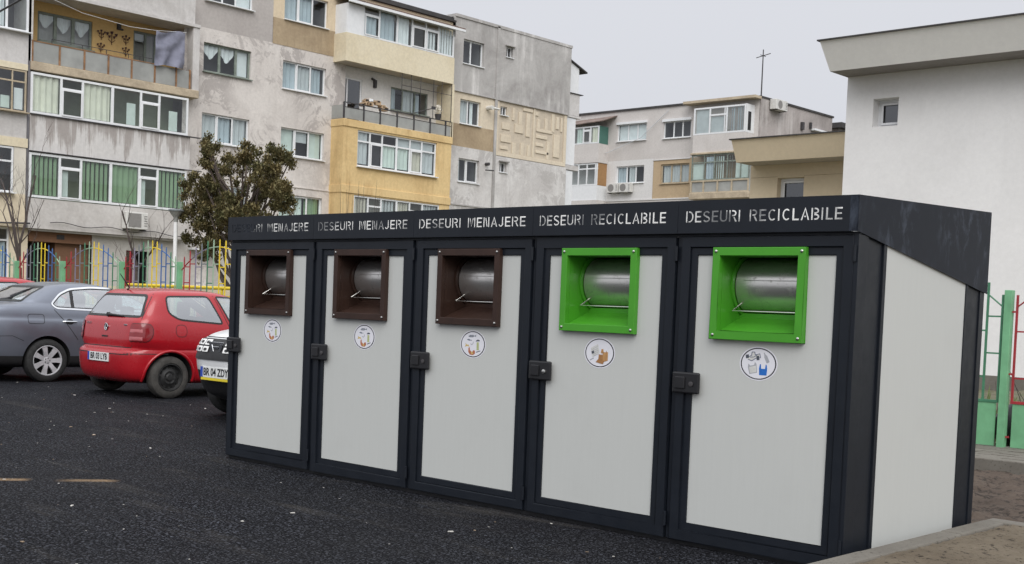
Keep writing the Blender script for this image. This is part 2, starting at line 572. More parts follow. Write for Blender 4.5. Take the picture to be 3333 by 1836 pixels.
# ------------------------------------------------------------------ ground
def asphalt_mat():
    m, n, b = new_mat('fresh_asphalt')
    v = pos_node(n)
    g = noise(n, v, 40.0, 4, 0.75)
    vor = n.nodes.new('ShaderNodeTexVoronoi')
    vor.inputs['Scale'].default_value = 44.0
    lk(n, v, vor.inputs['Vector'])
    big = noise(n, v, 0.45, 4, 0.6, 0.6)
    sc_ = n.nodes.new('ShaderNodeSeparateColor')
    lk(n, vor.outputs['Color'], sc_.inputs[0])
    chip = ramp(n, sc_.outputs[0], 0.05, 0.95, (0.022, 0.0235, 0.030, 1), (0.076, 0.082, 0.104, 1))
    ve = n.nodes.new('ShaderNodeTexVoronoi')
    ve.feature = 'DISTANCE_TO_EDGE'
    ve.inputs['Scale'].default_value = 44.0
    lk(n, v, ve.inputs['Vector'])
    pits = mth(n, 'MULTIPLY', ramp(n, ve.outputs['Distance'], 0.06, 0.22), ramp(n, g, 0.42, 0.54))
    c = mixc(n, pits, (0.0045, 0.0045, 0.0055), chip)
    c = mixc(n, ramp(n, big, 0.35, 0.65), c, mixc(n, 0.62, c, (0.014, 0.014, 0.016)))
    # mud carried in by tyres: torn tan marks along two lines, and faint dusty scuffs
    vs_ = pos_node(n, (0.9, 5.0, 1))
    mud = ramp(n, noise(n, vs_, 1.6, 8, 0.72), 0.60, 0.70)
    rot = n.nodes.new('ShaderNodeMapping')          # axes along and across the tyre line
    rot.inputs['Rotation'].default_value = (0, 0, -math.atan2(0.79, 0.61))
    gg = n.nodes.new('ShaderNodeNewGeometry')
    lk(n, gg.outputs['Position'], rot.inputs['Vector'])
    sp = n.nodes.new('ShaderNodeSeparateXYZ')
    lk(n, rot.outputs[0], sp.inputs[0])
    wob = n.nodes.new('ShaderNodeMath'); wob.operation = 'MULTIPLY_ADD'
    lk(n, noise(n, v, 3.0, 4), wob.inputs[0]); wob.inputs[1].default_value = 0.10; wob.inputs[2].default_value = 1.445 - 0.05
    ds = n.nodes.new('ShaderNodeMath'); ds.operation = 'ADD'
    lk(n, sp.outputs['Y'], ds.inputs[0]); lk(n, wob.outputs[0], ds.inputs[1])
    dd = n.nodes.new('ShaderNodeMath'); dd.operation = 'ABSOLUTE'
    lk(n, ds.outputs[0], dd.inputs[0])
    band = ramp(n, dd.outputs[0], 0.025, 0.085, (1, 1, 1, 1), (0, 0, 0, 1))
    al = n.nodes.new('ShaderNodeMath'); al.operation = 'MULTIPLY_ADD'
    lk(n, sp.outputs['X'], al.inputs[0]); al.inputs[1].default_value = 0.5; al.inputs[2].default_value = 1.0
    gr = n.nodes.new('ShaderNodeValToRGB')
    els = gr.color_ramp.elements
    els[0].position = 0.18; els[0].color = (0, 0, 0, 1)
    els[1].position = 0.68; els[1].color = (0, 0, 0, 1)
    for p_, v_ in ((0.24, 1), (0.34, 1), (0.38, 0), (0.45, 0), (0.53, .8), (0.63, 1)):
        q_ = els.new(p_); q_.color = (v_, v_, v_, 1)
    lk(n, al.outputs[0], gr.inputs[0])
    gaps = gr.outputs[0]
    k = mth(n, 'MULTIPLY', mth(n, 'MULTIPLY', band, gaps), ramp(n, g, 0.30, 0.5))
    c = mixc(n, mth(n, 'MULTIPLY', k, 0.95), c, (0.24, 0.165, 0.10))
    dust = ramp(n, noise(n, vs_, 0.5, 7, 0.7), 0.55, 0.75)
    c = mixc(n, mth(n, 'MULTIPLY', dust, 0.42), c, (0.095, 0.087, 0.078))
    lk(n, c, b.inputs['Base Color'])
    rr = ramp(n, noise(n, v, 0.9, 4), 0.3, 0.7, (0.62,) * 3 + (1,), (0.78,) * 3 + (1,))
    lk(n, rr, b.inputs['Roughness'])
    lk(n, ramp(n, pits, 0, 1, (0.02, 0.02, 0.02, 1), (0.30, 0.30, 0.30, 1)), b.inputs['Specular IOR Level'])
    h = mth(n, 'ADD', mth(n, 'MULTIPLY', g, 0.5), mth(n, 'MULTIPLY', pits, 0.6))
    bump(n, b, h, 0.7, 0.008)
    return m

def speckle(name, c0, c1, c2, sc=30.0, lo=0.58, rough=0.9, bmp=0.6, bd=0.008):
    m, n, b = new_mat(name)
    v = pos_node(n)
    a = noise(n, v, 1.4, 6, 0.7)
    c = mixc(n, ramp(n, a, 0.35, 0.65), c0, c1)
    s = ramp(n, noise(n, v, sc, 5, 0.75), lo, lo + 0.08)
    c = mixc(n, s, c, c2)
    lk(n, c, b.inputs['Base Color'])
    b.inputs['Roughness'].default_value = rough
    b.inputs['Specular IOR Level'].default_value = 0.25
    bump(n, b, noise(n, v, sc * 1.3, 6, 0.75), bmp, bd)
    return m

M['asphalt'] = asphalt_mat()
M['kerb'] = speckle('kerb_concrete', (0.185, 0.172, 0.150), (0.140, 0.128, 0.110), (0.085, 0.078, 0.066), 34, 0.57)
M['sandy'] = speckle('sandy_paving', (0.245, 0.205, 0.152), (0.165, 0.132, 0.094), (0.045, 0.034, 0.026), 26, 0.55, bmp=1.0, bd=0.03)
M['soil'] = speckle('dug_soil', (0.135, 0.104, 0.083), (0.092, 0.070, 0.056), (0.045, 0.036, 0.030), 12, 0.52, bmp=1.0, bd=0.05)
M['earth'] = speckle('yard_earth', (0.16, 0.14, 0.10), (0.10, 0.11, 0.06), (0.06, 0.05, 0.035), 5, 0.55)
M['grassm'] = plain('winter_grass_blade', (0.12, 0.155, 0.055), 0.85, var=0.5, scale=1.5)

g = MB()
g.poly([(-400, -200, 0), (400, -200, 0), (400, 500, 0), (-400, 500, 0)])
struct(g.build('asphalt_ground', M['asphalt']))
g = MB()
g.poly([(-60, 7.6, 0.012), (-0.5, 7.6, 0.012), (-0.5, 90, 0.012), (-60, 90, 0.012)])
struct(g.build('yard_ground', M['earth']))
g = MB()
g.poly([(-0.5, 6.62, 0.10), (40, 6.62, 0.10), (40, 60, 0.10), (-0.5, 60, 0.10)])
g.poly([(-0.5, 6.62, 0.10), (-0.5, 60, 0.10), (-0.5, 60, 0.0), (-0.5, 6.62, 0.0)])
struct(g.build('lawn_ground', M['earth']))

# near pavement: kerb stones along the bins, sandy slabs behind
g = MB()
y = -30.0
while y < 1.6:
    g.box(5.735 + random.uniform(-.004, .004), 5.872, y + 0.004, min(y + 0.996, 1.62), -0.05, 0.15 + random.uniform(-.004, .003))
    y += 1.0
x = 5.735
while x < 16:
    g.box(x + 0.004, x + 0.996, 1.625, 1.76 + random.uniform(-.008, .008), -0.05, 0.15 + random.uniform(-.004, .003))
    x += 1.0
struct(g.build('kerb', M['kerb'], bevel=0.012))
g = MB()
from mathutils import noise as mn
def crust(x, y):
    return 0.139 + 0.010 * mn.noise(Vector((x * 2.3, y * 2.3, 7.0))) + 0.007 * mn.noise(Vector((x * 19, y * 19, 3.0))) + 0.005 * mn.noise(Vector((x * 47, y * 47, 9.0)))
NX, NY = 110, 210
idx = 0
for j in range(NY + 1):
    for i in range(NX + 1):
        xx = 5.868 + (7.9 - 5.868) * i / NX
        yy = -2.6 + (1.63 + 2.6) * j / NY
        g.v.append((xx, yy, crust(xx, yy) + (0.004 if i > 2 else -0.004)))
for j in range(NY):
    for i in range(NX):
        a = j * (NX + 1) + i
        g.f.append((a, a + 1, a + NX + 2, a + NX + 1))
        g.m.append(0)
for (x0, x1, y0, y1) in ((7.9, 24, -2.6, 1.63), (5.868, 24, -30, -2.6)):
    g.poly([(x0, y0, 0.139), (x1, y0, 0.139), (x1, y1, 0.139), (x0, y1, 0.139)])
struct(g.build('pavement', M['sandy'], smooth=True, angle=70))
# bare soil between the two kerbs
g = MB()
from mathutils import noise as mn
def soil_h(x, y):
    a = mn.noise(Vector((x * 3.1, y * 3.1, 0.3))) * 0.035 + mn.noise(Vector((x * 8, y * 8, 2.3))) * 0.032 + mn.noise(Vector((x * 19, y * 19, 5))) * 0.018
    e_ = min(1.0, (y - 1.6) / 0.25)
    return 0.035 + 0.03 * max(0, e_) * 0.6 + a
NX, NY = 230, 110
X0, X1, Y0, Y1 = 3.4, 12.0, 1.74, 5.2
idx = 0
for j in range(NY + 1):
    for i in range(NX + 1):
        xx = X0 + (X1 - X0) * i / NX
        yy = Y0 + (Y1 - Y0) * j / NY
        g.v.append((xx, yy, soil_h(xx, yy)))
for j in range(NY):
    for i in range(NX):
        a = idx + j * (NX + 1) + i
        g.f.append((a, a + 1, a + NX + 2, a + NX + 1))
        g.m.append(0)
struct(g.build('soil', M['soil'], smooth=True, angle=50))
# far pavement and kerb by the fence
g = MB()
x = -1.0
while x < 16:
    g.box(x + 0.004, x + 0.996, 5.17, 5.31, -0.05, 0.15 + random.uniform(-.003, .003))
    x += 1.0
struct(g.build('kerb', M['kerb'], bevel=0.012))
g = MB()
x = -1.0
r_ = 0
while x < 16:
    y = 5.315
    while y < 6.6:
        g.box(x + 0.003, x + 0.197, y + 0.003, y + 0.097, 0.0, 0.145 + random.uniform(-.004, .004))
        y += 0.1
    x += 0.2
struct(g.build('pavement', M['kerb']))
# tufts of winter grass beyond the fence
g = MB()
for i in range(5200):
    x = random.uniform(0.3, 9.5)
    y = 6.75 + abs(random.gauss(0, 1)) * 3.4
    if y > 19.5:
        continue
    h = random.uniform(0.05, 0.17) * (1.7 if mn.noise(Vector((x * .9, y * .9, 0))) > 0.1 else 0.8)
    a = random.uniform(0, PI)
    dx, dy = math.cos(a) * 0.022, math.sin(a) * 0.022
    lx, ly = random.uniform(-.06, .06), random.uniform(-.06, .06)
    g.poly([(x - dx, y - dy, 0.095), (x + dx, y + dy, 0.095), (x + lx, y + ly, 0.1 + h)])
o = g.build('grass', M['grassm'], merge=False, recalc=False)
o['kind'] = 'stuff'
# pale chips and litter crumbs lying on the asphalt
g = MB()
rs = random.Random(3)
for i in range(230):
    if i < 75:
        x, y = rs.uniform(-9.5, -1.5), rs.uniform(-2.2, 2.6)
    else:
        x, y = rs.uniform(-6.0, 6.2), rs.uniform(-4.2, -0.1)
    s = rs.choice([0.004, 0.005, 0.006, 0.008, 0.012]) * (1.0 if i < 75 else 0.75)
    a = rs.uniform(0, PI)
    ca, sa = math.cos(a), math.sin(a)
    L, w, h = s * rs.uniform(1.0, 2.2), s * 0.7, s * 0.6
    pts = []
    for z in (0.001, h):
        for (p, q) in ((-L, -w), (L, -w), (L * .8, w), (-L * .7, w)):
            pts.append((x + p * ca - q * sa, y + p * sa + q * ca, z * rs.uniform(.7, 1.3)))
    g.hexa(pts, 0 if rs.random() < 0.75 else 1)
o = g.build('litter_crumbs', [plain('pale_chip', (0.52, 0.50, 0.47), 0.9, var=0.3), plain('tan_chip', (0.30, 0.22, 0.15), 0.9, var=0.3)], merge=False)
o['kind'] = 'stuff'

# ------------------------------------------------------------------ waste shelter
W = 1.1303
TOT = 5 * W

def panel_mat():
    m, n, b = new_mat('light_grey_sandwich_panel')
    v = pos_node(n, (1, 1, 0.05))
    v2 = pos_node(n)
    f = noise(n, v, 60.0, 4, 0.6)
    c = mixc(n, ramp(n, f, 0.3, 0.7), (0.505, 0.516, 0.498), (0.517, 0.528, 0.510))
    d = ramp(n, noise(n, v2, 2.2, 6, 0.7), 0.55, 0.8)
    c = mixc(n, mth(n, 'MULTIPLY', d, 0.14), c, (0.37, 0.37, 0.352))
    lk(n, c, b.inputs['Base Color'])
    b.inputs['Roughness'].default_value = 0.5
    b.inputs['Specular IOR Level'].default_value = 0.35
    bump(n, b, f, 0.05, 0.002)
    return m

def steel_mat(name, base=(0.42, 0.41, 0.39), dirt=(0.07, 0.068, 0.055), amt=0.9, rough=0.33, metal=1.0, lo=0.52):
    m, n, b = new_mat(name)
    v = pos_node(n)
    f = ramp(n, noise(n, v, 7.0, 8, 0.72, 0.8), lo, lo + 0.2)
    f2 = ramp(n, noise(n, v, 26.0, 6, 0.75), 0.56, 0.68)
    k = mth(n, 'ADD', mth(n, 'MULTIPLY', f, 0.65), mth(n, 'MULTIPLY', f2, 0.55))
    lk(n, mixc(n, mth(n, 'MULTIPLY', k, amt), base, dirt), b.inputs['Base Color'])
    b.inputs['Metallic'].default_value = metal
    lk(n, ramp(n, k, 0.0, 1.0, (rough,) * 3 + (1,), (0.75,) * 3 + (1,)), b.inputs['Roughness'])
    return m

def smear_mat():
    m, n, b = new_mat('navy_steel_with_smears')
    v = pos_node(n, (1, 1, 0.55))
    f = ramp(n, noise(n, v, 6.5, 8, 0.75, 0.5), 0.50, 0.62)
    f2 = ramp(n, noise(n, pos_node(n), 1.6, 4), 0.42, 0.56)
    k = mth(n, 'MULTIPLY', mth(n, 'MULTIPLY', f, f2), 0.55)
    lk(n, mixc(n, k, (0.0085, 0.0115, 0.0185), (0.075, 0.09, 0.12)), b.inputs['Base Color'])
    b.inputs['Roughness'].default_value = 0.5
    b.inputs['Specular IOR Level'].default_value = 0.22
    return m

M['panel'] = panel_mat()
M['steel'] = steel_mat('dirty_stainless_drum', (0.66, 0.64, 0.615), (0.09, 0.09, 0.075), 0.62, 0.28, 0.85, 0.55)
M['rod'] = plain('bright_rod', (0.62, 0.61, 0.58), 0.25, 1.0, 0.15)
M['zinc'] = steel_mat('galvanised_sheet', (0.84, 0.84, 0.82), (0.10, 0.10, 0.10), 0.85, 0.6, 0.0, 0.56)
def patchy_backing():  # added sheet: pale tone brightens the letters, dark patches dim parts of them
    m, n, b = new_mat('patchy_letter_backing')
    f = ramp(n, noise(n, pos_node(n, (1, 1, 1.5)), 2.8, 5, 0.62, 0.8), 0.46, 0.58)
    lk(n, mixc(n, mth(n, 'MULTIPLY', f, 0.92), (0.60, 0.595, 0.58), (0.06, 0.063, 0.068)), b.inputs['Base Color'])
    b.inputs['Roughness'].default_value = 0.6
    return m
M['letterback'] = patchy_backing()
M['smear'] = smear_mat()
M['hbrown'] = plain('brown_hopper_paint', (0.036, 0.019, 0.014), 0.45, var=0.2, scale=7, spec=0.3)
M['hgreen'] = plain('green_hopper_paint', (0.056, 0.285, 0.017), 0.42, var=0.07, scale=5)
M['stwhite'] = plain('sticker_white', (0.72, 0.72, 0.77), 0.4, var=0.02)
M['stblack'] = plain('sticker_black', (0.015, 0.015, 0.018), 0.4)
for k_, c_ in dict(grey=(0.36, 0.37, 0.40), dgrey=(0.07, 0.08, 0.10), fish=(0.16, 0.18, 0.22), yel=(0.55, 0.40, 0.14), red=(0.42, 0.15, 0.08), green=(0.42, 0.46, 0.22), card=(0.34, 0.165, 0.06), card2=(0.46, 0.25, 0.10), blue=(0.015, 0.14, 0.50), pale=(0.60, 0.60, 0.58), ink=(0.06, 0.08, 0.16)).items():
    M['st' + k_] = plain('sticker_' + k_, c_, 0.45, var=0.12, scale=60)

def ring(mb, x0, x1, z0, z1, w, ya, yb, m=0):
    """mitred rectangular frame, front at ya, back at yb"""
    o = [(x0, z0), (x1, z0), (x1, z1), (x0, z1)]
    i = [(x0 + w, z0 + w), (x1 - w, z0 + w), (x1 - w, z1 - w), (x0 + w, z1 - w)]
    for k in range(4):
        k2 = (k + 1) % 4
        q = [o[k], o[k2], i[k2], i[k]]
        mb.hexa([(a, ya, b) for a, b in q] + [(a, yb, b) for a, b in q], m)

# ---- stencil lettering cut right through the header sheets
SWD = 0.115
def stroke(pts, w=SWD):
    pts = [Vector((p[0], p[1])) for p in pts]
    L, R = [], []
    for i, p in enumerate(pts):
        d0 = (p - pts[i - 1]).normalized() if i > 0 else None
        d1 = (pts[i + 1] - p).normalized() if i < len(pts) - 1 else None
        d0 = d0 or d1
        d1 = d1 or d0
        n0 = Vector((-d0.y, d0.x))
        n1 = Vector((-d1.y, d1.x))
        nn = (n0 + n1)
        if nn.length < 1e-4:
            nn = n0.copy()
        nn.normalize()
        s = min(1.0 / max(0.3, nn.dot(n0)), 2.2) * w / 2
        L.append(p + nn * s)
        R.append(p - nn * s)
    return [tuple(a) for a in L] + [tuple(a) for a in R[::-1]]

def arc(cx, cy, rx, ry, a0, a1, n=9):
    return [(cx + rx * math.cos(math.radians(a0 + (a1 - a0) * i / n)), cy + ry * math.sin(math.radians(a0 + (a1 - a0) * i / n))) for i in range(n + 1)]

h = SWD / 2
GL = {
    'D': (0.62, [stroke([(h, 0), (h, 1)]), stroke([(0.21, 1 - h)] + arc(0.27, 0.5, 0.28, 0.5 - h, 90, -90) + [(0.21, h)])]),
    'E': (0.54, [[(0, 0), (0.52, 0), (0.52, .13), (.14, .13), (.14, .44), (.48, .44), (.48, .57), (.14, .57), (.14, .87), (.52, .87), (.52, 1), (0, 1)]]),
    'S': (0.58, [stroke(arc(0.28, 0.73, 0.21, 0.205, 20, 270, 10) + arc(0.28, 0.265, 0.22, 0.20, 85, -160, 10))]),
    'U': (0.60, [stroke([(h, 1), (h, 0.3)] + arc(0.29, 0.3, 0.222, 0.232, 180, 360, 10) + [(0.512, 1)])]),
    'R': (0.62, [stroke([(h, 0), (h, 1)]), stroke([(0.21, 1 - h), (0.32, 1 - h)] + arc(0.32, 0.73, 0.19, 0.203, 80, -80) + [(0.21, 0.527)]), stroke([(0.37, 0.41), (0.55, 0.0)])]),
    'I': (0.20, [stroke([(h, 0), (h, 1)])]),
    'M': (0.76, [stroke([(h, 0), (h, 1)]), stroke([(0.225, 0.93), (0.37, 0.10), (0.515, 0.93)], 0.10), stroke([(0.675, 0), (0.675, 1)])]),
    'N': (0.62, [stroke([(h, 0), (h, 1)]), stroke([(0.222, 0.95), (0.362, 0.05)], 0.10), stroke([(0.515, 0), (0.515, 1)])]),
    'A': (0.62, [stroke([(0.05, 0), (0.30, 0.97), (0.55, 0)]), stroke([(0.235, 0.30), (0.365, 0.30)], 0.11)]),
    'J': (0.48, [stroke([(0.36, 1), (0.36, 0.28)] + arc(0.205, 0.28, 0.155, 0.21, 0, -170, 9))]),
    'C': (0.62, [stroke(arc(0.32, 0.5, 0.25, 0.43, 48, 312, 14))]),
    'L': (0.50, [[(0, 0), (0.48, 0), (0.48, .13), (.14, .13), (.14, 1), (0, 1)]]),
    'B': (0.60, [stroke([(h, 0), (h, 1)]), stroke([(0.21, 1 - h), (0.30, 1 - h)] + arc(0.30, 0.75, 0.18, 0.183, 80, -80) + [(0.21, 0.567)], 0.12), stroke([(0.21, 0.44), (0.30, 0.44)] + arc(0.31, 0.25, 0.20, 0.19, 80, -80) + [(0.21, 0.06)], 0.12)]),
    ' ': (0.42, []),
}

def header_sheet(text, x0, x1, tx0, tx1, parent):
    zt, zb, hh = 2.0, 1.812, 0.064
    adv = [GL[c][0] + 0.11 for c in text]
    tot = sum(adv) - 0.11
    sx = (tx1 - tx0) / tot
    cu = bpy.data.curves.new('header', 'CURVE')
    cu.dimensions = '2D'
    cu.fill_mode = 'BOTH'
    cu.extrude = 0.0015
    def spl(pts):
        s = cu.splines.new('POLY')
        s.points.add(len(pts) - 1)
        for p, q in zip(s.points, pts):
            p.co = (q[0], q[1], 0, 1)
        s.use_cyclic_u = True
    spl([(x0, zb), (x1, zb), (x1, zt), (x0, zt)])
    cx = tx0
    for c, a in zip(text, adv):
        for pts in GL[c][1]:
            spl([(cx + p[0] * sx, 1.874 + p[1] * hh) for p in pts])
        cx += a * sx
    tmp = bpy.data.objects.new('header_tmp', cu)
    C.objects.link(tmp)
    bpy.context.view_layer.update()
    dg = bpy.context.evaluated_depsgraph_get()
    me = bpy.data.meshes.new_from_object(tmp.evaluated_get(dg))
    bpy.data.objects.remove(tmp)
    off = ORG[parent]
    for v in me.vertices:
        x, z, t = v.co
        v.co = (x - off[0], -0.033 + t - off[1], z - off[2])
    mb = MB()
    mb.box(x0, x1, -0.0313, 0.012, zb - 0.002, zb + 0.001)
    mb.box(x0, x1, -0.0313, 0.02, zt - 0.003, zt)
    b = bmesh.new()
    b.from_mesh(me)
    for f in mb.f:
        b.faces.new([b.verts.new(Vector(mb.v[i]) - off) for i in f])
    b.to_mesh(me)
    b.free()
    me.materials.clear()
    me.materials.append(M['navy'])
    o = bpy.data.objects.new('header_panel', me)
    C.objects.link(o)
    o.parent = parent
    ORG[o] = off
    return o

shelter = thing('waste_shelter', 'long dark navy steel bin shelter with five light grey doors and cut-out lettering', 'bin shelter', (TOT / 2, 0.85, 0))
# frame: base rail, top rail, slim posts at each seam, corner posts, back wall
f = MB()
f.box(0.0, TOT, 0.004, 0.06, 1.795, 1.811)
for i in range(1, 5):
    f.box(i * W - 0.016, i * W + 0.016, 0.006, 0.06, 0.028, 1.795)
for i in range(1, 5):
    f.box(i * W - 0.012, i * W + 0.012, -0.0308, -0.028, 1.816, 1.996)
f.box(0.0, 0.018, -0.004, 0.06, 0.028, 1.795)
f.box(TOT - 0.030, TOT, -0.006, 0.10, 0.0, 1.80)
for xx, s in ((TOT, 1), (0.0, -1)):
    def sb(y0, y1, z0, z1, out, inn=0.05):
        f.box(min(xx + s * out, xx - s * inn), max(xx + s * out, xx - s * inn), y0, y1, z0, z1)
    sb(0.102 if s > 0 else 0.062, 0.285, 0.0, 1.80, -0.012)
    sb(0.287, 0.322, 0.0, 1.785, 0.0)
    sb(1.385, 1.415, 0.0, 1.62, 0.0)
    sb(1.417, 1.60, 0.0, 1.61, -0.010)
    sb(1.602, 1.665, 0.0, 1.58, -0.002)
    sb(0.324, 1.383, 0.0, 0.028, -0.004)
f.box(0.052, TOT - 0.052, 1.64, 1.66, 0.0, 1.57)
bs = MB()
bs.box(0.01, TOT - 0.01, 0.022, 0.06, 0.0, 0.029)
bs.build('base_rail', M['black'], shelter)
f.build('frame', M['navy'], shelter, bevel=0.003)
for xx, s in ((TOT, 1), (0.0, -1)):
    p = MB()
    a, b_ = xx - s * 0.006, xx - s * 0.04
    q = [(0.3235, 0.029), (1.3835, 0.029), (1.3835, 1.62), (0.3235, 1.76)]
    p.hexa([(a, y_, z_) for y_, z_ in q] + [(b_, y_, z_) for y_, z_ in q])
    p.build('side_panel', M['panel'], shelter)
    p = MB()
    a, b_ = xx + s * 0.006, xx + s * 0.002
    q = [(-0.0345, 1.812), (1.69, 1.544), (1.69, 2.05), (-0.0345, 2.0)]
    p.hexa([(a, y_, z_) for y_, z_ in q] + [(b_, y_, z_) for y_, z_ in q])
    if s > 0:
        p.box(xx - 0.0435, xx + 0.002, -0.0365, -0.0345, 1.812, 2.0)
    p.build('side_header', M['smear'], shelter)
# roof sheet falling to the back, plus an added pale sheet tilted to catch sky behind the letters
r = MB()
r.hexa([(0.06, 0.07, 1.745), (TOT - 0.06, 0.07, 1.745), (TOT - 0.06, 1.63, 1.49), (0.06, 1.63, 1.49), (0.06, 0.07, 1.755), (TOT - 0.06, 0.07, 1.755), (TOT - 0.06, 1.63, 1.50), (0.06, 1.63, 1.50)])
r.build('roof', M['zinc'], shelter)
r = MB()
r.hexa([(0.055, 0.10, 1.756), (TOT - 0.05, 0.10, 1.756), (TOT - 0.05, 0.104, 1.756), (0.055, 0.104, 1.756), (0.055, 0.225, 1.99), (TOT - 0.05, 0.225, 1.99), (TOT - 0.05, 0.229, 1.99), (0.055, 0.229, 1.99)])
r.build('letter_backing', M['letterback'], shelter)

TEXTS = ['DESEURI MENAJERE'] * 3 + ['DESEURI RECICLABILE'] * 2
for i in range(5):
    x0 = i * W
    x1 = (i + 1) * W if i < 4 else TOT - 0.041
    header_sheet(TEXTS[i], x0 + 0.001, x1 - 0.001, x0 + 0.055, x0 + (1.065 if i < 3 else 1.045), shelter)

def pict(mb, cx, cz, pts, m, sc=1.0, rot=0.0, lay=1):
    a = math.radians(rot)
    q = []
    for u, v in pts:
        u *= 1.25
        q.append((cx + sc * (u * math.cos(a) - v * math.sin(a)), 0.0104 - 0.0004 * lay, cz + sc * (u * math.sin(a) + v * math.cos(a))))
    mb.poly(q, m)

def ell(rx, rz, n=40):
    return [(rx * math.cos(2 * PI * k / n), rz * math.sin(2 * PI * k / n)) for k in range(n)]

STM = [M[k] for k in ('stwhite', 'stblack', 'stgrey', 'stdgrey', 'stfish', 'styel', 'stred', 'stgreen', 'stcard', 'stcard2', 'stblue', 'stpale', 'stink')]

def sticker(i, cx, cz, parent):
    mb = MB()
    k = 1 / 1.25
    pict(mb, cx, cz, ell(0.122 * k, 0.0945), 0, lay=0)
    pict(mb, cx, cz, ell(0.114 * k, 0.0885), 1, lay=1)
    pict(mb, cx, cz, ell(0.1065 * k, 0.0825), 0, lay=2)
    fish = [(-.03, 0), (-.015, .009), (.008, .008), (.02, .001), (.03, .009), (.028, -.008), (.02, -.001), (.005, -.008), (-.016, -.007)]
    if i < 3:
        pict(mb, cx - .008, cz + .055, fish, 4, 1.0, 4, 3)
        pict(mb, cx - .008, cz + .055, [(-.02, .001), (.012, .004), (.012, -.001), (-.018, -.002)], 2, 1, 4, 4)
        pict(mb, cx - .034, cz + .028, fish, 4, 0.62, -6, 3)
        pict(mb, cx + .048, cz + .024, [(-.016, -.004), (.014, -.001), (.012, .007), (0, .010), (-.012, .005)], 3, 1, 0, 3)
        pict(mb, cx + .046, cz - .012, [(-.008, -.026), (.010, -.026), (.009, .028), (-.007, .028)], 7, 1, 2, 3)
        pict(mb, cx + .054, cz - .046, [(-.018, -.002), (.016, .006), (.015, .001), (-.014, -.008)], 3, 1, 4, 3)
        pict(mb, cx - .052, cz - .008, [(-.020, -.012), (.0, -.006), (.016, -.010), (.010, .004), (-.004, .004), (-.014, .014), (-.012, .0)], 5, 1, 0, 3)
        pict(mb, cx - .008, cz + .0, [(-.012, .0), (.0, -.006), (.010, .004), (.012, .018), (.007, .018), (.006, .006), (-.001, .0), (-.011, .005)], 2, 1, 0, 3)
        pict(mb, cx - .012, cz - .048, [(-.022, .022), (-.012, .026), (-.010, .006), (.006, -.004), (.014, .008), (.026, .006), (.028, -.012), (.014, -.024), (-.010, -.022), (-.022, -.006)], 6, 1.05, 0, 3)
        pict(mb, cx - .006, cz - .055, [(-.008, .008), (.006, .0), (.012, -.010), (-.004, -.012)], 5, 1, 0, 4)
    elif i == 3:
        pict(mb, cx - .034, cz + .010, [(-.030, -.030), (.024, -.026), (.030, .034), (-.022, .032)], 11, 0.95, 24, 3)
        for k2 in range(5):
            pict(mb, cx - .036 + .006 * k2 * .4, cz + .030 - .011 * k2, [(-.018, -.0012), (.018, -.0012), (.018, .0012), (-.018, .0012)], 2, 1, 24, 4)
        pict(mb, cx - .052, cz + .002, [(-.008, -.008), (.008, -.008), (.008, .008), (-.008, .008)], 3, 1, 20, 5)
        pict(mb, cx - .058, cz - .040, [(-.014, -.003), (.014, -.003), (.012, .003), (-.014, .003)], 2, 1, 26, 4)
        pict(mb, cx + .030, cz - .022, [(-.030, -.026), (-.002, -.034), (-.002, .010), (-.028, .014)], 8, 1, 0, 4)
        pict(mb, cx + .030, cz - .022, [(-.002, -.034), (.030, -.022), (.030, .030), (-.002, .028)], 9, 1, 0, 5)
        pict(mb, cx + .030, cz + .006, [(-.016, -.006), (.002, -.006), (.000, .020), (-.012, .018)], 9, 1, 0, 5)
        pict(mb, cx + .010, cz - .046, [(-.030, -.012), (.016, -.022), (.026, -.002), (-.012, .010)], 8, 1, 0, 6)
        for dx in (.012, .044):
            pict(mb, cx + .010 + dx, cz - .018, [(-.0014, -.030), (.0014, -.030), (.0014, .034), (-.0014, .034)], 8, 1, 0, 6)
    else:
        pict(mb, cx - .030, cz + .034, [(-.034, .0), (-.016, .010), (-.012, .032), (.004, .030), (.008, .018), (.030, .022), (.034, .004), (.016, -.004), (.0, -.010), (-.012, -.022), (-.030, -.014)], 11, 1, 0, 3)
        for (dx, dz, rx, rz, mm) in ((-.042, .008, .008, .010, 3), (.026, .002, .007, .012, 3)):
            pict(mb, cx - .030 + dx, cz + .030 + dz, [(-rx, -rz), (rx, -rz), (rx, rz), (-rx, rz)], mm, 1, 10, 5)
        for (a, b) in (((-.03, .0), (-.01, .012)), ((-.012, .012), (-.010, .030)), ((-.010, .030), (.004, .030)), ((.004, .030), (.006, .014)), ((.006, .014), (.030, .022)), ((.030, .022), (.034, .0)), ((.034, .0), (.010, -.004)), ((.010, -.004), (-.010, -.020)), ((-.010, -.020), (-.03, -.012)), ((-.02, .0), (.0, .002)), ((.0, .002), (.016, .014))):
            pict(mb, cx - .030, cz + .034, stroke([a, b], .0034), 12, 1, 0, 4)
        pict(mb, cx + .048, cz + .036, [(-.009, -.034), (.009, -.034), (.009, .006), (.003, .022), (.002, .034), (-.002, .034), (-.003, .022), (-.009, .006)], 2, .9, 28, 3)
        pict(mb, cx - .034, cz - .026, [(-.022, -.028), (.018, -.030), (.022, .018), (.016, .032), (.010, .016), (-.010, .016), (-.018, .030), (-.024, .012)], 2, 1.0, 14, 3)
        pict(mb, cx - .034, cz - .026, [(-.018, -.024), (.014, -.026), (.018, .010), (-.018, .010)], 11, 1.0, 14, 4)
        pict(mb, cx + .032, cz - .034, [(-.020, -.030), (.020, -.030), (.022, .010), (.018, .034), (.013, .034), (.010, .008), (-.010, .008), (-.013, .034), (-.018, .034), (-.022, .010)], 10, 0.95, 0, 3)
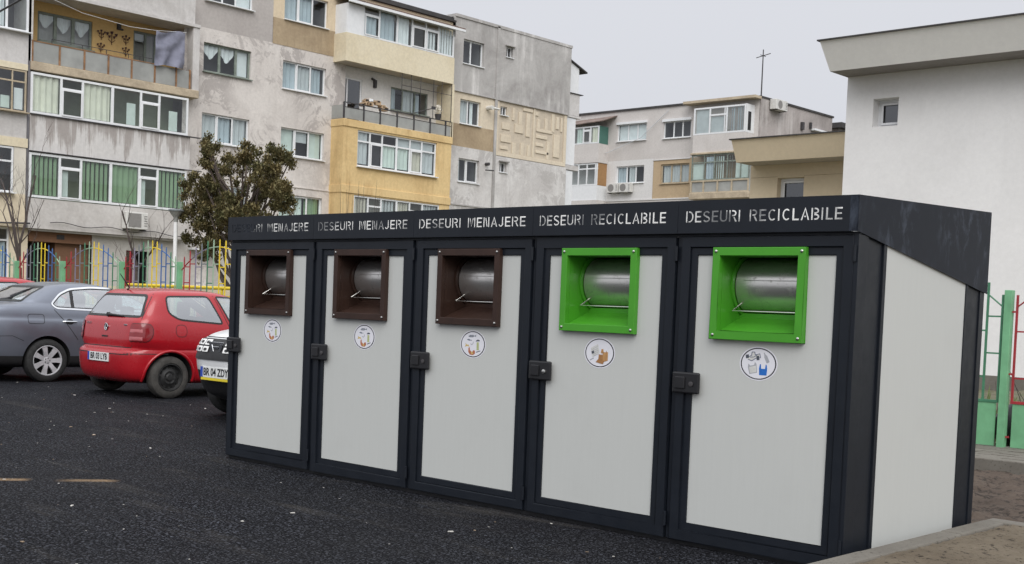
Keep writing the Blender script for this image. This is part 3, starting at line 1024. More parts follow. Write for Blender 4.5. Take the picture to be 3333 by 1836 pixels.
    mb.build('sticker', STM, parent, merge=False, recalc=False)

for i in range(5):
    X = i * W
    hm = M['hbrown'] if i < 3 else M['hgreen']
    d = MB()
    ring(d, X + 0.019, X + 1.106, 0.030, 1.793, 0.060, -0.010, 0.03)
    ring(d, X + 0.0795, X + 1.0455, 0.0905, 1.7325, 0.0445, 0.002, 0.03)
    door = d.build('door', M['navy'], shelter, bevel=0.004)
    p = MB()
    xa, xb, xc, xd = X + 0.1245, X + 0.288, X + 0.793, X + 1.0005
    za, zb, zc = 0.1355, 1.257, 1.6875
    for q in ((xa, xd, za, zb), (xa, xb, zb, zc), (xc, xd, zb, zc)):
        p.poly([(q[0], 0.011, q[2]), (q[1], 0.011, q[2]), (q[1], 0.011, q[3]), (q[0], 0.011, q[3])])
    p.build('door_panel', M['panel'], door)
    # hopper: proud frame and a box that slopes up to the drum
    hp = MB()
    ring(hp, X + 0.245, X + 0.836, 1.214, 1.7315, 0.047, -0.026, 0.010)
    hob = hp.build('hopper', hm, door, bevel=0.003)
    hp = MB()
    a, b_ = X + 0.2905, X + 0.7905
    zl, zt_ = 1.260, 1.6860
    prof = [(0.0105, zl), (0.215, 1.338), (0.215, 1.365), (0.30, 1.365)]
    for k in range(3):
        (y0, z0), (y1, z1) = prof[k], prof[k + 1]
        hp.poly([(a, y0, z0), (b_, y0, z0), (b_, y1, z1), (a, y1, z1)])
    for xx in (a, b_):
        hp.poly([(xx, 0.0105, zl), (xx, 0.215, 1.338), (xx, 0.215, 1.365), (xx, 0.34, 1.365), (xx, 0.34, zt_), (xx, 0.0105, zt_)])
    hp.poly([(a, 0.0105, zt_), (b_, 0.0105, zt_), (b_, 0.34, zt_), (a, 0.34, zt_)])
    hp.poly([(a, 0.34, 1.365), (b_, 0.34, 1.365), (b_, 0.34, zt_), (a, 0.34, zt_)])
    hp.build('hopper_box', hm, door, merge=True)
    rg = MB()
    A4 = Matrix.Translation((a + 0.001, 0.285, 1.525)) @ Matrix.Rotation(PI / 2, 4, 'Y')
    rg.lathe([(0.160, 0), (0.182, 0), (0.182, 0.012), (0.160, 0.012)], A4, 48)
    rg.build('drum_collar', hm, door, smooth=True)
    dr = MB()
    A4 = Matrix.Translation((a + 0.012, 0.285, 1.525)) @ Matrix.Rotation(PI / 2, 4, 'Y')
    dr.lathe([(0.0, 0), (0.152, 0), (0.158, 0.006), (0.158, b_ - a - 0.02)], A4, 64)
    dr.box(a + 0.07, b_ - 0.012, 0.1245, 0.1275, 1.552, 1.556)
    dr.build('drum', M['steel'], door, smooth=True, angle=40)
    rd = MB()
    rd.tube([(a + 0.045, 0.17, 1.425), (a + 0.022, 0.098, 1.376), (b_ - 0.022, 0.098, 1.376), (b_ - 0.045, 0.17, 1.425)], 0.0042, 8)
    rd.build('drum_handle', M['rod'], door, smooth=True)
    for sx_ in (X + 0.268, X + 0.813):
        for sz in (1.237, 1.709):
            s = MB()
            A4 = Matrix.Translation((sx_, -0.0262, sz)) @ Matrix.Rotation(PI / 2, 4, 'X')
            s.lathe([(0.0095, 0), (0.0085, 0.004), (0.005, 0.0065), (0.0, 0.0072)], A4, 12)
            s.build('screw', M['chrome'] if False else M['rod'], door, smooth=True)
    sticker(i, X + (0.585 if i < 3 else 0.555), 1.087, door)
    lkm = MB()
    lkm.box(X + 0.004, X + 0.192, -0.030, -0.0102, 0.888, 1.012)
    lko = lkm.build('lock', M['black'], door, bevel=0.012)
    lkm = MB()
    lkm.box(X + 0.030, X + 0.098, -0.040, -0.0305, 0.915, 0.985)
    lkm.build('paddle', M['black'], lko, bevel=0.006) if False else lkm.build('lock_paddle', M['black'], door, bevel=0.006)
    kh = MB()
    A4 = Matrix.Translation((X + 0.140, -0.0305, 0.945)) @ Matrix.Rotation(PI / 2, 4, 'X')
    kh.lathe([(0.015, 0), (0.015, 0.006), (0.011, 0.0075), (0.0, 0.0075)], A4, 14)
    kh.build('lock_cylinder', M['rod'] if i in (3,) else M['iron'], door, smooth=True)
    for hz in (0.10, 1.655):
        hg = MB()
        hg.tube([(X + 1.1145, -0.012, hz), (X + 1.1145, -0.012, hz + 0.085)], 0.009, 10)
        hg.build('hinge', M['navy'], door, smooth=True)
# ------------------------------------------------------------------ old apartment block on the left
block = thing('apartment_block', 'long weathered five-storey apartment block with mismatched balconies behind the coloured fence', 'apartment block', (-38, 25, 0))
PB = XF(-32.0)       # recessed wall plane
PL = XF(-31.6)       # left balcony plane
PY = XF(-31.2)       # yellow balcony plane
INT = M['int']

def wall(name, P, u0, u1, z0, z1, holes, mat, parent=block, d=0.0, rev=0.18, intm=None):
    mb = MB()
    holed_wall(mb, P, u0, u1, z0, z1, holes, d, rev)
    return mb.build(name, [mat, intm or INT], parent, merge=False, recalc=False)

# body of the block: end walls, back, roof
c = MB()
c.box(-44.0, -33.1, 4.0, 41.50, 0.0, 14.2)
c.build('core', M['concrete'], block)
c = MB()
c.box(-44.1, -31.93, 3.9, 33.3, 14.10, 14.32, 0)
c.box(-44.1, -31.95, 33.45, 41.62, 14.43, 14.56, 1)
c.build('roof', [M['roofing'], M['concrete']], block)

# --- middle stretch with the two window columns
A = [(20.36, 22.50, z, z + 1.09) for z in (12.45, 9.80, 7.17, 4.53)]
B = [(24.01, 26.18, z, z + 1.11) for z in (12.46, 9.73, 7.09, 4.44)]
wall('wall', PB, 19.5, 23.47, 11.42, 14.2, [A[0]], M['midgrey'])
wall('wall', PB, 23.47, 27.2, 12.43, 14.2, [(24.01, 26.18, 12.46, 13.57)], M['orange'])
wall('wall', PB, 23.47, 27.2, 11.40, 12.43, [], M['tan'], d=0.012)
low = [h for h in A[1:]] + [(b[0], b[1], b[2], b[3]) for b in B[1:]]
wall('wall', PB, 19.5, 27.2, 0.0, 11.42, low, M['midwhite'])
t = MB()
t.fbox(PB, 19.6, 27.2, 0.0, 0.035, 5.86, 5.90)
t.build('string_course', M['midwhite'], block)
for q in A:
    if q[2] == 9.80:
        f = window(PB, block, q[0], q[1], q[2], q[3], -0.10, mull=[(21.12, .10), (21.86, .10)], fw=0.07, fm='greywood',
                   cur=[(20.45, 21.07, q[2] + .35, q[3] - .07, 'cur_white', 'drape'), (21.18, 21.80, q[2] + .3, q[3] - .07, 'cur_white', 'drape'), (21.93, 22.42, q[2] + .06, q[3] - .07, 'cur_white', 'flat')])
    elif q[2] == 12.45:
        window(PB, block, q[0], q[1], q[2], q[3], -0.06, mull=[21.15, 21.75], cur=[(21.8, 22.45, q[2] + .06, q[3] - .06, 'cur_white', 'flat')])
    else:
        window(PB, block, q[0], q[1], q[2], q[3], -0.10, mull=[21.05, 21.78], sash=[(21.06, 21.77, q[2] + .03, q[3] - .03)],
               cur=[(20.42, 21.05, q[2] + .05, q[3] - .05, 'cur_grey', 'pleat'), (21.10, 21.75, q[2] + .05, q[3] - .05, 'cur_blue', 'pleat'), (21.82, 22.44, q[2] + .05, q[3] - .05, 'cur_grey', 'pleat')])
for q in B:
    if q[2] == 9.73:
        cu = [(24.07, 24.7, q[2] + .05, q[3] - .05, 'cur_blue', 'pleat'), (24.78, 25.42, q[2] + .05, q[3] - .08, 'cur_grey', 'pleat'), (25.5, 26.0, q[2] + .05, q[3] - .1, 'cur_blue', 'pleat')]
    elif q[2] == 7.09:
        cu = [(24.05, 24.7, q[2] + .05, q[3] - .05, 'cur_mint', 'flat'), (24.78, 25.42, q[2] + .62, q[3] - .05, 'cur_grey', 'flat'), (25.5, 26.1, q[2] + .05, q[3] - .05, 'cur_mint', 'flat')]
    elif q[2] == 4.44:
        cu = [(24.05, 25.3, q[2] + .05, q[3] - .05, 'cur_mint', 'pleat'), (25.4, 26.1, q[2] + .05, q[3] - .05, 'cur_green', 'pleat')]
    else:
        cu = [(24.07, 24.7, q[2] + .05, q[3] - .05, 'cur_blue', 'pleat'), (24.78, 25.42, q[2] + .05, q[3] - .05, 'cur_blue', 'pleat')]
    window(PB, block, q[0], q[1], q[2], q[3], -0.10, mull=[24.73, 25.46], sash=[(24.74, 25.45, q[2] + .03, q[3] - .03)], cur=cu)

# --- left balcony stack
y0, y1 = 13.47, 19.62
def bay(parent, P, side0, side1, z0, z1, mat, name='balcony_parapet', back=-1.2, d=0.0):
    mb = MB()
    mb.fbox(P, side0, side1, d - 0.12, d, z0, z1)
    mb.fbox(P, side0, side0 + 0.12, back, d - 0.121, z0, z1)
    mb.fbox(P, side1 - 0.12, side1, back, d - 0.121, z0, z1)
    return mb.build(name, mat, parent)
bay(block, PL, y0, y1, 5.99, 7.20, M['dirtyparapet'])
bay(block, PL, y0, y1, 3.40, 4.41, M['apron'])
bay(block, PL, y0, y1 + 0.08, 11.36, 12.30, M['leftwall'])
s = MB()
s.fbox(PL, y0 - 0.02, y1 + 0.30, -1.3, 0.04, 8.66, 8.95)
s.build_each('balcony_slab', M['slab'], block, bevel=0.02)
s = MB()
for z in (5.93, 3.33):
    s.fbox(PL, y0 + 0.13, y1 - 0.13, -1.3, -0.125, z, z + 0.1)
s.fbox(PL, y0, y1 + 0.30, -1.3, 0.05, 11.25, 11.36)
s.build_each('balcony_slab', M['leftwall'], block)
s = MB()
s.fbox(PL, y0, y1 + 0.42, -0.05, 0.07, 7.19, 7.225)
s.fbox(PL, y0, y1 + 0.50, -0.05, 0.07, 5.965, 5.99)
s.build_each('ledge', M['iron'], block)
b = MB()
b.fbox(PL, y0 + .02, y1 - .02, -1.22, -1.2, 3.4, 8.66)
b.build('balcony_back_wall', M['intgreen'], block)
ms = [14.55, 15.33, 16.45, 17.56, 18.30]
GRN = ['cur_green', 'cur_green', 'cur_green']
for (z0, z1, cm, kind) in ((7.235, 8.60, 'cur_cream', 'slats'), (4.44, 5.93, 'cur_green', 'slats')):
    cu = []
    spans = [(y0 + .07, ms[0] - .05), (ms[1] + .05, ms[2] - .06), (ms[2] + .06, ms[3] - .05), (ms[4] + .05, y1 - .1)]
    if z0 > 7:
        cu = [(a, b_, z0 + .1, z1 - .08, cm, 'pleat') for a, b_ in spans[:2]]
        cu += [(17.05, 17.4, z0 + .1, z1 - .5, 'cur_mint', 'flat'), (18.75, 19.1, z0 + .1, z1 - .55, 'cur_mint', 'flat')]
    else:
        cu = [(a, b_, z0 + .1, z1 - .08, cm, 'slats' if k != 2 else 'pleat') for k, (a, b_) in enumerate(spans)]
        cu += [(ms[0] + .1, ms[0] + .35, z0 + .12, z1 - .5, 'cur_mint', 'flat'), (ms[3] + .1, ms[3] + .3, z0 + .12, z1 - .5, 'cur_mint', 'flat')]
    window(PL, block, y0, y1 - 0.12, z0, z1, 0.02, mull=[ms[0], ms[1], (ms[2], .10), ms[3], ms[4]], trans=[(ms[0], ms[1], z1 - .40), (ms[3], ms[4], z1 - .40)],
           sash=[(ms[0] + .02, ms[1] - .02, z0 + .05, z1 - .42), (ms[3] + .02, ms[4] - .02, z0 + .05, z1 - .42)], fw=0.075, cur=cu, sill=False)
# open loggia on the third floor
LB_ = XF(-32.8)
wall('loggia_wall', LB_, y0, y1 + .3, 8.95, 11.3, [(14.25, 16.28, 9.90, 10.93), (17.9, 18.86, 9.0, 10.95)], M['ochre'])
s = MB()
s.fbox(PL, y1 + .02, y1 + .30, -1.2, 0.0, 8.95, 11.25)
s.fbox(PL, y0 - .1, y0 + .06, -1.2, -0.02, 8.95, 11.25)
s.build_each('loggia_side_wall', M['leftwall'], block)
window(LB_, block, 14.25, 16.28, 9.90, 10.93, -0.05, mull=[(14.92, .12), (15.58, .12)], fw=0.08, fm='greywood',
       cur=[(14.33, 14.87, 10.25, 10.86, 'cur_white', 'drape'), (14.98, 15.52, 10.15, 10.86, 'cur_white', 'drape'), (15.64, 16.2, 10.15, 10.86, 'cur_white', 'drape')])
window(LB_, block, 17.9, 18.86, 9.0, 10.95, -0.05, mull=[(18.42, .08)], fw=0.07, fm='greywood', cur=[(17.97, 18.38, 10.6, 10.88, 'cur_grey', 'flat')], sill=False)
rl = MB()
posts = [13.52, 14.48, 15.38, 16.28, 17.18, 18.10, 18.98, 19.55]
for p in posts:
    rl.fbox(PL, p - .03, p + .03, -0.07, -0.01, 8.96, 9.66)
rl.fbox(PL, y0, 18.1, -0.06, -0.02, 9.62, 9.65)
rl.build('railing', M['rust'], block)
rl = MB()
for a, b_ in zip(posts[:-1], posts[1:]):
    rl.fbox(PL, a + .03, b_ - .03, -0.055, -0.035, 8.97, 9.61)
rl.build('railing_panel', M['frost'], block)
rl = MB()
rl.fbox(PL, 14.2, 18.0, -0.05, -0.03, 9.79, 9.81)
for p in (14.2, 15.3, 16.2, 17.05, 17.5):
    rl.fbox(PL, p - .01, p + .01, -0.05, -0.03, 9.65, 9.80)
rl.build('top_rail', M['iron'], block)

# --- stretch further left
z_ = [(8.80, 9.82, 'leftwall'), (6.35, 7.18, 'leftwall'), (11.5, 12.3, 'leftwall'), (3.4, 4.5, 'groundbeige')]
for a, b_, mm in z_:
    w_ = MB()
    w_.fbox(PL, 4.0, 13.36, -0.15, 0.0, a, b_)
    w_.build('balcony_parapet', M[mm], block)
w_ = MB()
w_.fbox(PL, 4.0, 13.40, -0.15, 0.03, 6.05, 6.35)
w_.fbox(PL, 4.0, 13.36, -0.15, 0.015, 8.60, 8.80)
w_.build('balcony_slab', M['cream'], block)
w_ = MB()
w_.fbox(PL, 4.0, 13.4, -1.2, -1.1, 3.4, 12.3)
w_.fbox(PL, 13.38, 13.46, -1.2, -0.02, 3.4, 14.0)
w_.build('balcony_back_wall', M['int'], block)
window(PL, block, 10.9, 13.36, 9.84, 11.48, 0.0, mull=[12.1, 12.62], fw=0.07, cur=[(12.2, 12.58, 9.95, 11.4, 'cur_white', 'pleat')], sill=True)
window(PL, block, 9.9, 13.33, 7.2, 8.58, 0.0, mull=[(11.2, .04), (12.2, .04), (12.85, .04)], trans=[(9.9, 13.3, 8.2)], fw=0.05, fm='tanwood',
       cur=[(12.95, 13.25, 7.3, 8.0, 'cur_white', 'flat'), (12.5, 12.8, 7.3, 7.7, 'cur_mint', 'flat')])
window(PL, block, 9.9, 12.93, 4.52, 6.03, 0.0, mull=[11.3, 12.3], trans=[(9.9, 12.9, 5.55)], fw=0.06, cur=[(11.4, 12.25, 4.6, 5.5, 'cur_grey', 'pleat')])
w_ = MB()
w_.fbox(PL, 12.95, 13.36, -0.1, 0.0, 4.5, 6.04)
w_.build('board_panel', M['cur_beige'], block)
w_ = MB()
w_.fbox(PL, 4.0, 13.3, -0.6, -0.04, 12.3, 14.1)
w_.build('wall', M['leftwall'], block)
window(PL, block, 13.60, 19.4, 12.30, 13.8, 0.0, mull=[15, 16.5, 18], fw=0.07, cur=[], sill=False)

# --- ground floor
wall('ground_floor_wall', PB, 4.0, 13.62, 0.0, 3.42, [(9.8, 13.0, 1.5, 3.38)], M['groundbeige'], d=0.1)
window(PB, block, 9.8, 13.0, 1.5, 3.38, 0.02, mull=[11.2, 12.3], trans=[(9.8, 13.0, 2.95)], fw=0.06, cur=[(9.9, 11.1, 1.6, 2.9, 'cur_grey', 'flat'), (12.4, 12.9, 1.6, 2.9, 'cur_blue', 'pleat')])
s = MB()
s.fbox(PB, 13.62, 16.0, -0.9, -0.8, 0.0, 3.42)
s.fbox(PB, 13.62, 16.0, -0.8, 0.0, 3.30, 3.42)
s.fbox(PB, 13.7, 16.0, -0.06, 0.0, 2.98, 3.30)
s.fbox(PB, 14.75, 15.98, -0.8, -0.2, 0.0, 2.98)
s.build('shop_recess', M['brownwall'], block)
s = MB()
s.fbox(PB, 13.66, 14.74, -0.80, -0.78, 0.0, 2.95)
s.build('shop_doorway', M['dark'], block)
s = MB()
s.fbox(PB, 14.70, 14.98, -0.02, 0.012, 3.10, 3.26)
s.build('vent_grille', M['iron'], block)
wall('ground_floor_wall', PB, 16.0, 24.0, 0.0, 3.36, [(17.34, 17.64, 1.0, 2.88), (17.66, 18.26, 0.05, 2.88), (20.22, 20.76, 1.7, 2.92)], M['groundpale'], d=0.02, intm=M['dark'])
maroon = plain('maroon_door', (0.16, 0.018, 0.03), 0.4)
M['maroon'] = maroon
window(PB, block, 17.34, 17.64, 1.0, 2.88, -0.05, fw=0.05, fm='maroon', gm='glassdark', cur=[(17.4, 17.6, 1.1, 2.8, 'maroon', 'flat')], sill=False)
window(PB, block, 20.22, 20.76, 1.7, 2.92, -0.05, mull=[20.5], fw=0.05, cur=[], sill=True)
s = MB()
s.fbox(PB, 19.9, 21.0, 0.02, 0.5, 3.06, 3.12)
s.build('door_canopy', M['upvc'], block)

# --- yellow balcony stack
q0, q1 = 26.53, 32.70
s = MB()
s.fbox(PY, q0 + .12, q1 - .12, -0.14, -0.004, 0.0, 3.298)
s.build_each('balcony_parapet', M['yellow'], block)
holes3 = [(27.30, 31.82, 6.97, 8.46)]
mb = MB()
holed_wall(mb, PY, q0, q1, 6.15, 8.53, holes3, 0.0, 0.16)
mb.poly([PY(q0, 0, 6.15), PY(q0, -.9, 6.15), PY(q0, -.9, 8.53), PY(q0, 0, 8.53)], 0)
mb.poly([PY(q1, 0, 6.15), PY(q1, -.9, 6.15), PY(q1, -.9, 8.53), PY(q1, 0, 8.53)], 0)
mb.build('bay_wall', [M['yellow'], INT], block, merge=False, recalc=False)
s = MB()
s.fbox(PY, q0 - .03, q1 + .03, -0.9, 0.045, 8.53, 8.83)
s.build_each('balcony_slab', M['yellow'], block, bevel=0.015)
s = MB()
s.fbox(PY, q0 - .03, q1 + .03, -0.9, 0.05, 5.82, 6.15)
s.build_each('balcony_slab', M['yellow'], block, bevel=0.015)
mb = MB()
holed_wall(mb, PY, q0, q1, 3.3, 5.82, [(27.2, 32.1, 4.30, 5.77)], 0.0, 0.12)
mb.poly([PY(q0, 0, 3.3), PY(q0, -.9, 3.3), PY(q0, -.9, 5.82), PY(q0, 0, 5.82)], 0)
mb.build('bay_wall', [M['yellow'], INT], block, merge=False, recalc=False)
s = MB()
s.fbox(PB, 27.2, 33.3, -0.3, 0.0, 0.0, 5.8)
s.build('ground_floor_wall', M['groundpale'], block)
window(PY, block, 27.30, 31.82, 6.97, 8.46, -0.06, mull=[(29.52, .09), 28.02, 28.70, 30.28, 30.98], trans=[(27.3, 31.8, 8.02)], fw=0.065,
       sash=[(28.06, 28.68, 7.04, 7.98), (30.32, 30.96, 7.04, 7.98)],
       cur=[(27.4, 27.95, 7.1, 8.4, 'cur_grey', 'pleat'), (28.78, 29.45, 7.1, 8.0, 'cur_mint', 'pleat'), (29.6, 30.25, 7.1, 8.0, 'cur_mint', 'pleat'), (30.4, 30.95, 7.1, 7.95, 'cur_beige', 'pleat'), (31.05, 31.75, 7.1, 8.0, 'cur_grey', 'pleat'), (29.6, 31.7, 8.06, 8.42, 'cur_grey', 'flat')])
window(PY, block, 27.2, 32.1, 4.30, 5.77, -0.03, mull=[28.0, 28.72, (29.6, .09), 30.35, 31.1], trans=[(28.0, 28.72, 5.38), (30.35, 31.1, 5.38)], fw=0.065, gm='glass',
       cur=[(27.3, 27.95, 4.4, 5.7, 'cur_beige', 'slats'), (28.8, 29.5, 4.4, 5.7, 'cur_grey', 'slats'), (29.7, 30.3, 4.4, 5.7, 'cur_beige', 'slats'), (31.2, 32.0, 4.4, 5.7, 'cur_grey', 'slats')])
# open loggia with wired glass railing
wall('loggia_wall', XF(-32.2), q0, q1 + .2, 8.83, 11.2, [(27.18, 28.28, 8.85, 10.75), (29.90, 32.10, 9.74, 10.73)], M['loggiawhite'])
window(XF(-32.2), block, 27.18, 28.28, 8.85, 10.75, -0.04, mull=[27.5], fw=0.07, cur=[(27.2, 27.45, 8.9, 10.7, 'cur_grey', 'flat')], sill=False, gm='glassdark')
window(XF(-32.2), block, 29.90, 32.10, 9.74, 10.73, -0.05, mull=[30.62, 31.36], fw=0.06, fm='greywood', cur=[(30.68, 31.3, 9.8, 10.68, 'cur_grey', 'pleat'), (29.95, 30.3, 9.8, 10.68, 'cur_blue', 'pleat'), (31.42, 31.7, 9.8, 10.6, 'cur_blue', 'pleat')])
s = MB()
s.fbox(PY, q1 - .06, q1 + .06, -1.0, 0.0, 8.83, 11.17)
s.build_each('loggia_side_wall', M['cream'], block)
rl = MB()
gp = [q0 + .02, 27.60, 28.5, 29.45, 30.42, 31.38, 32.32, q1 - .02]
for p in gp:
    rl.fbox(PY, p - .03, p + .03, -0.06, 0.0, 8.83, 9.50)
rl.fbox(PY, q0, q1, -0.05, -0.01, 9.48, 9.52)
rl.fbox(PY, q0, q1, -0.05, -0.01, 9.30, 9.325)
rl.build('railing', M['iron'], block)
rl = MB()
for a, b_ in zip(gp[:-1], gp[1:]):
    rl.fbox(PY, a + .035, b_ - .035, -0.04, -0.025, 8.86, 9.29)
rl.fbox(PY, q0 + 0.0, q0 + 0.02, -0.95, -0.05, 8.86, 9.4)
rl.build('railing_panel', M['frost'], block)
rl = MB()
for p in (29.66, 30.2, 30.75, 31.52, 32.03, 32.62):
    rl.tube([PY(p, -.03, 9.5), PY(p, -.03, 11.18)], 0.014, 6)
rl.tube([PY(29.66, -.03, 10.67), PY(32.62, -.03, 10.67)], 0.012, 6)
rl.build('plant_frame', M['iron'], block)
# top floor, glazed in
bay(block, PY, q0, q1, 11.18, 12.32, M['cream'], back=-0.85)
s = MB()
s.fbox(PY, q0 + .1, q1 - .1, -0.85, -0.12, 11.18, 11.26)
s.build_each('balcony_slab', M['ceil'], block)
s = MB()
s.fbox(PY, q0 + .06, 27.40, -0.06, -0.01, 12.32, 13.52)
s.fbox(PY, q0 + .04, q0 + .08, -0.8, -0.06, 12.32, 13.52)
s.build('wall_panel', M['upvc'], block)
window(PY, block, 27.41, q1 - .04, 12.335, 13.60, -0.02, mull=[28.30, (29.30, .09), 30.15, 30.95, 31.72], trans=[(30.15, 30.95, 13.28), (30.95, 31.72, 13.28), (27.45, 28.3, 13.25)],
       sash=[(27.5, 28.27, 12.4, 13.22), (30.18, 30.92, 12.4, 13.25), (30.98, 31.69, 12.4, 13.25)], fw=0.07,
       cur=[(27.55, 28.2, 12.45, 13.3, 'cur_blue', 'pleat'), (28.37, 29.2, 12.4, 13.5, 'cur_blue', 'pleat'), (29.4, 30.0, 12.4, 13.5, 'cur_white', 'pleat'), (31.05, 31.6, 12.4, 13.2, 'cur_white', 'slats'), (31.8, 32.6, 12.4, 13.5, 'cur_white', 'slats')], sill=False)
s = MB()
k = 64
for i in range(k):
    a = q0 - .1 + (q1 + .45 - q0) * i / k
    b_ = q0 - .1 + (q1 + .45 - q0) * (i + 1) / k
    s.hexa([PY(a, -.9, 13.92), PY(b_, -.9, 13.92), PY(b_, .28, 13.60), PY(a, .28, 13.60), PY(a, -.9, 13.95 + .03 * (i % 2)), PY(b_, -.9, 13.95 + .03 * (i % 2)), PY(b_, .28, 13.63 + .03 * (i % 2)), PY(a, .28, 13.63 + .03 * (i % 2))])
s.build('balcony_roof', M['tin'], block)
s = MB()
s.fbox(PY, q0 - .1, q1 + .36, 0.2, 0.29, 13.50, 13.60)
s.build('gutter', M['upvc'], block)
s = MB()
s.fbox(PB, 27.2, 33.47, -0.2, 0.0, 13.5, 14.12)
s.build('wall', M['orange'], block)
s = MB()
s.fbox(PB, 26.2, 33.4, -0.2, 0.12, 14.12, 14.2)
s.build('eaves', M['roofing'], block)

# --- end stretch with the relief panel
G_ = [(34.02, 35.36, 12.43, 13.53)], [(33.96, 35.29, 9.70, 10.81)], [(33.96, 35.31, 7.05, 8.12)]
S_ = (36.84, 37.30, 13.20, 13.68), (36.64, 37.10, 10.45, 10.86), (36.66, 37.16, 7.77, 8.22)
wall('wall', PB, 33.3, 36.28, 11.15, 14.5, G_[0], M['concrete'])
wall('wall', PB, 36.30, 41.58, 11.15, 14.5, [S_[0]], M['concrete'], d=0.02)
wall('wall', PB, 33.3, 36.26, 9.66, 11.15, G_[1], M['palecream'], d=-0.02)
wall('wall', PB, 33.3, 36.26, 8.64, 9.66, [], M['tan'], d=-0.008)
wall('wall', PB, 36.28, 41.50, 8.50, 11.14, [S_[1]], M['relief'], d=-0.03)
wall('wall', PB, 33.3, 36.28, 0.0, 8.64, G_[2], M['lowwhite'])
wall('wall', PB, 36.30, 41.52, 0.0, 8.50, [S_[2]], M['lowwhite'], d=0.02)
s = MB()
s.fbox(PB, 33.3, 36.3, 0.0, 0.06, 11.10, 11.15)
s.fbox(PB, 36.3, 41.52, -.02, 0.07, 11.09, 11.15)
s.fbox(PB, 33.3, 36.3, -.02, 0.05, 5.96, 6.02)
s.build_each('ledge', M['concrete'], block)
s = MB()
s.fbox(PB, 36.2, 36.36, 0.0, 0.05, 0.0, 14.5)
s.build('joint_cover', M['concrete'], block)
# raised key pattern on the relief panel
s = MB()
RP = lambda a, b_, c, d_: s.fbox(PB, a, b_, -0.029, 0.012, c, d_)
RP(36.36, 41.45, 8.52, 8.72); RP(36.36, 36.52, 8.72, 11.08); RP(41.25, 41.45, 8.72, 11.08); RP(38.95, 39.08, 8.72, 11.08)
for a, b_, c, d_ in [(36.7, 37.4, 9.2, 9.55), (36.75, 37.3, 9.8, 10.1), (37.5, 37.75, 8.72, 9.25), (38.1, 38.32, 8.72, 9.3), (38.6, 38.78, 8.72, 9.25), (37.65, 38.25, 9.75, 10.15), (37.9, 38.15, 10.15, 10.75),
                    (38.45, 38.72, 9.65, 10.75), (37.45, 37.6, 10.3, 10.9), (36.7, 37.2, 8.85, 9.0), (39.2, 40.15, 8.95, 9.08), (39.2, 39.75, 9.3, 9.45), (39.2, 40.0, 9.68, 9.85), (40.0, 40.2, 8.72, 9.6),
                    (39.2, 40.4, 10.0, 10.15), (39.25, 39.45, 10.15, 10.6), (39.8, 40.0, 10.15, 10.7), (40.3, 40.5, 10.1, 11.0), (40.5, 40.95, 8.9, 10.0), (40.65, 40.85, 10.3, 10.9), (41.0, 41.12, 10.2, 10.9), (39.1, 39.3, 10.75, 10.95), (38.2, 38.9, 10.85, 11.0)]:
    RP(a, b_, c, d_)
s.build('relief_pattern', M['palecream'], block, bevel=0.012)
for h, cu in ((G_[0][0], []), (G_[1][0], [(34.02, 34.6, 9.76, 10.76, 'cur_grey', 'pleat'), (34.75, 34.95, 9.76, 10.76, 'cur_white', 'pleat')]), (G_[2][0], [(34.0, 34.25, 7.1, 8.05, 'cur_grey', 'pleat')])):
    m_ = (h[0] + h[1]) / 2 - .08
    window(PB, block, h[0], h[1], h[2], h[3], -0.13, mull=[m_], sash=[(m_ + .02, h[1] - .03, h[2] + .04, h[3] - .04)] if h[2] < 9 else [], fw=0.06, cur=cu)
for h in S_:
    window(PB, block, h[0], h[1], h[2], h[3], -0.12, mull=[((h[0] + h[1]) / 2, .04)], fw=0.04, cur=[], gm='glassdark')
s = MB()
s.fbox(PB, 36.75, 37.4, 0.0, 0.14, 13.70, 13.75)
s.fbox(PB, 36.58, 37.25, 0.0, 0.14, 8.25, 8.30)
s.build_each('window_hood', M['concrete'], block)
# enclosed white balconies on the far end
for z0, z1, yy in ((12.34, 13.50, 42.60), (8.72, 11.08, 42.48), (6.2, 8.42, 42.40)):
    s = MB()
    s.box(-40, -32.3, 41.53, yy, z0, z1)
    s.build('end_balcony_cladding', M['upvc'], block)
s = MB()
s.box(-40, -32.28, 41.53, 42.70, 11.22, 12.30)
s.box(-40, -32.25, 41.53, 42.80, 11.10, 11.20)
s.box(-40, -32.25, 41.53, 42.78, 8.46, 8.70)
s.build_each('end_balcony_slab', M['leftwall'], block)
s = MB()
s.box(-40, -32.22, 41.53, 42.92, 12.30, 12.335)
s.hexa([(-40, 41.5, 14.02), (-32.2, 41.5, 14.02), (-32.2, 43.15, 13.45), (-40, 43.15, 13.45), (-40, 41.5, 14.08), (-32.2, 41.5, 14.08), (-32.2, 43.15, 13.52), (-40, 43.15, 13.52)])
s.build('end_balcony_roof', M['roofing'], block)
s = MB()
s.hexa([(-40, 41.53, 13.5), (-32.3, 41.53, 13.5), (-32.3, 42.6, 13.5), (-40, 42.6, 13.5), (-40, 41.53, 14.0), (-32.3, 41.53, 14.0), (-32.3, 42.6, 13.62), (-40, 42.6, 13.62)])
s.build('end_balcony_cladding', M['upvc'], block)

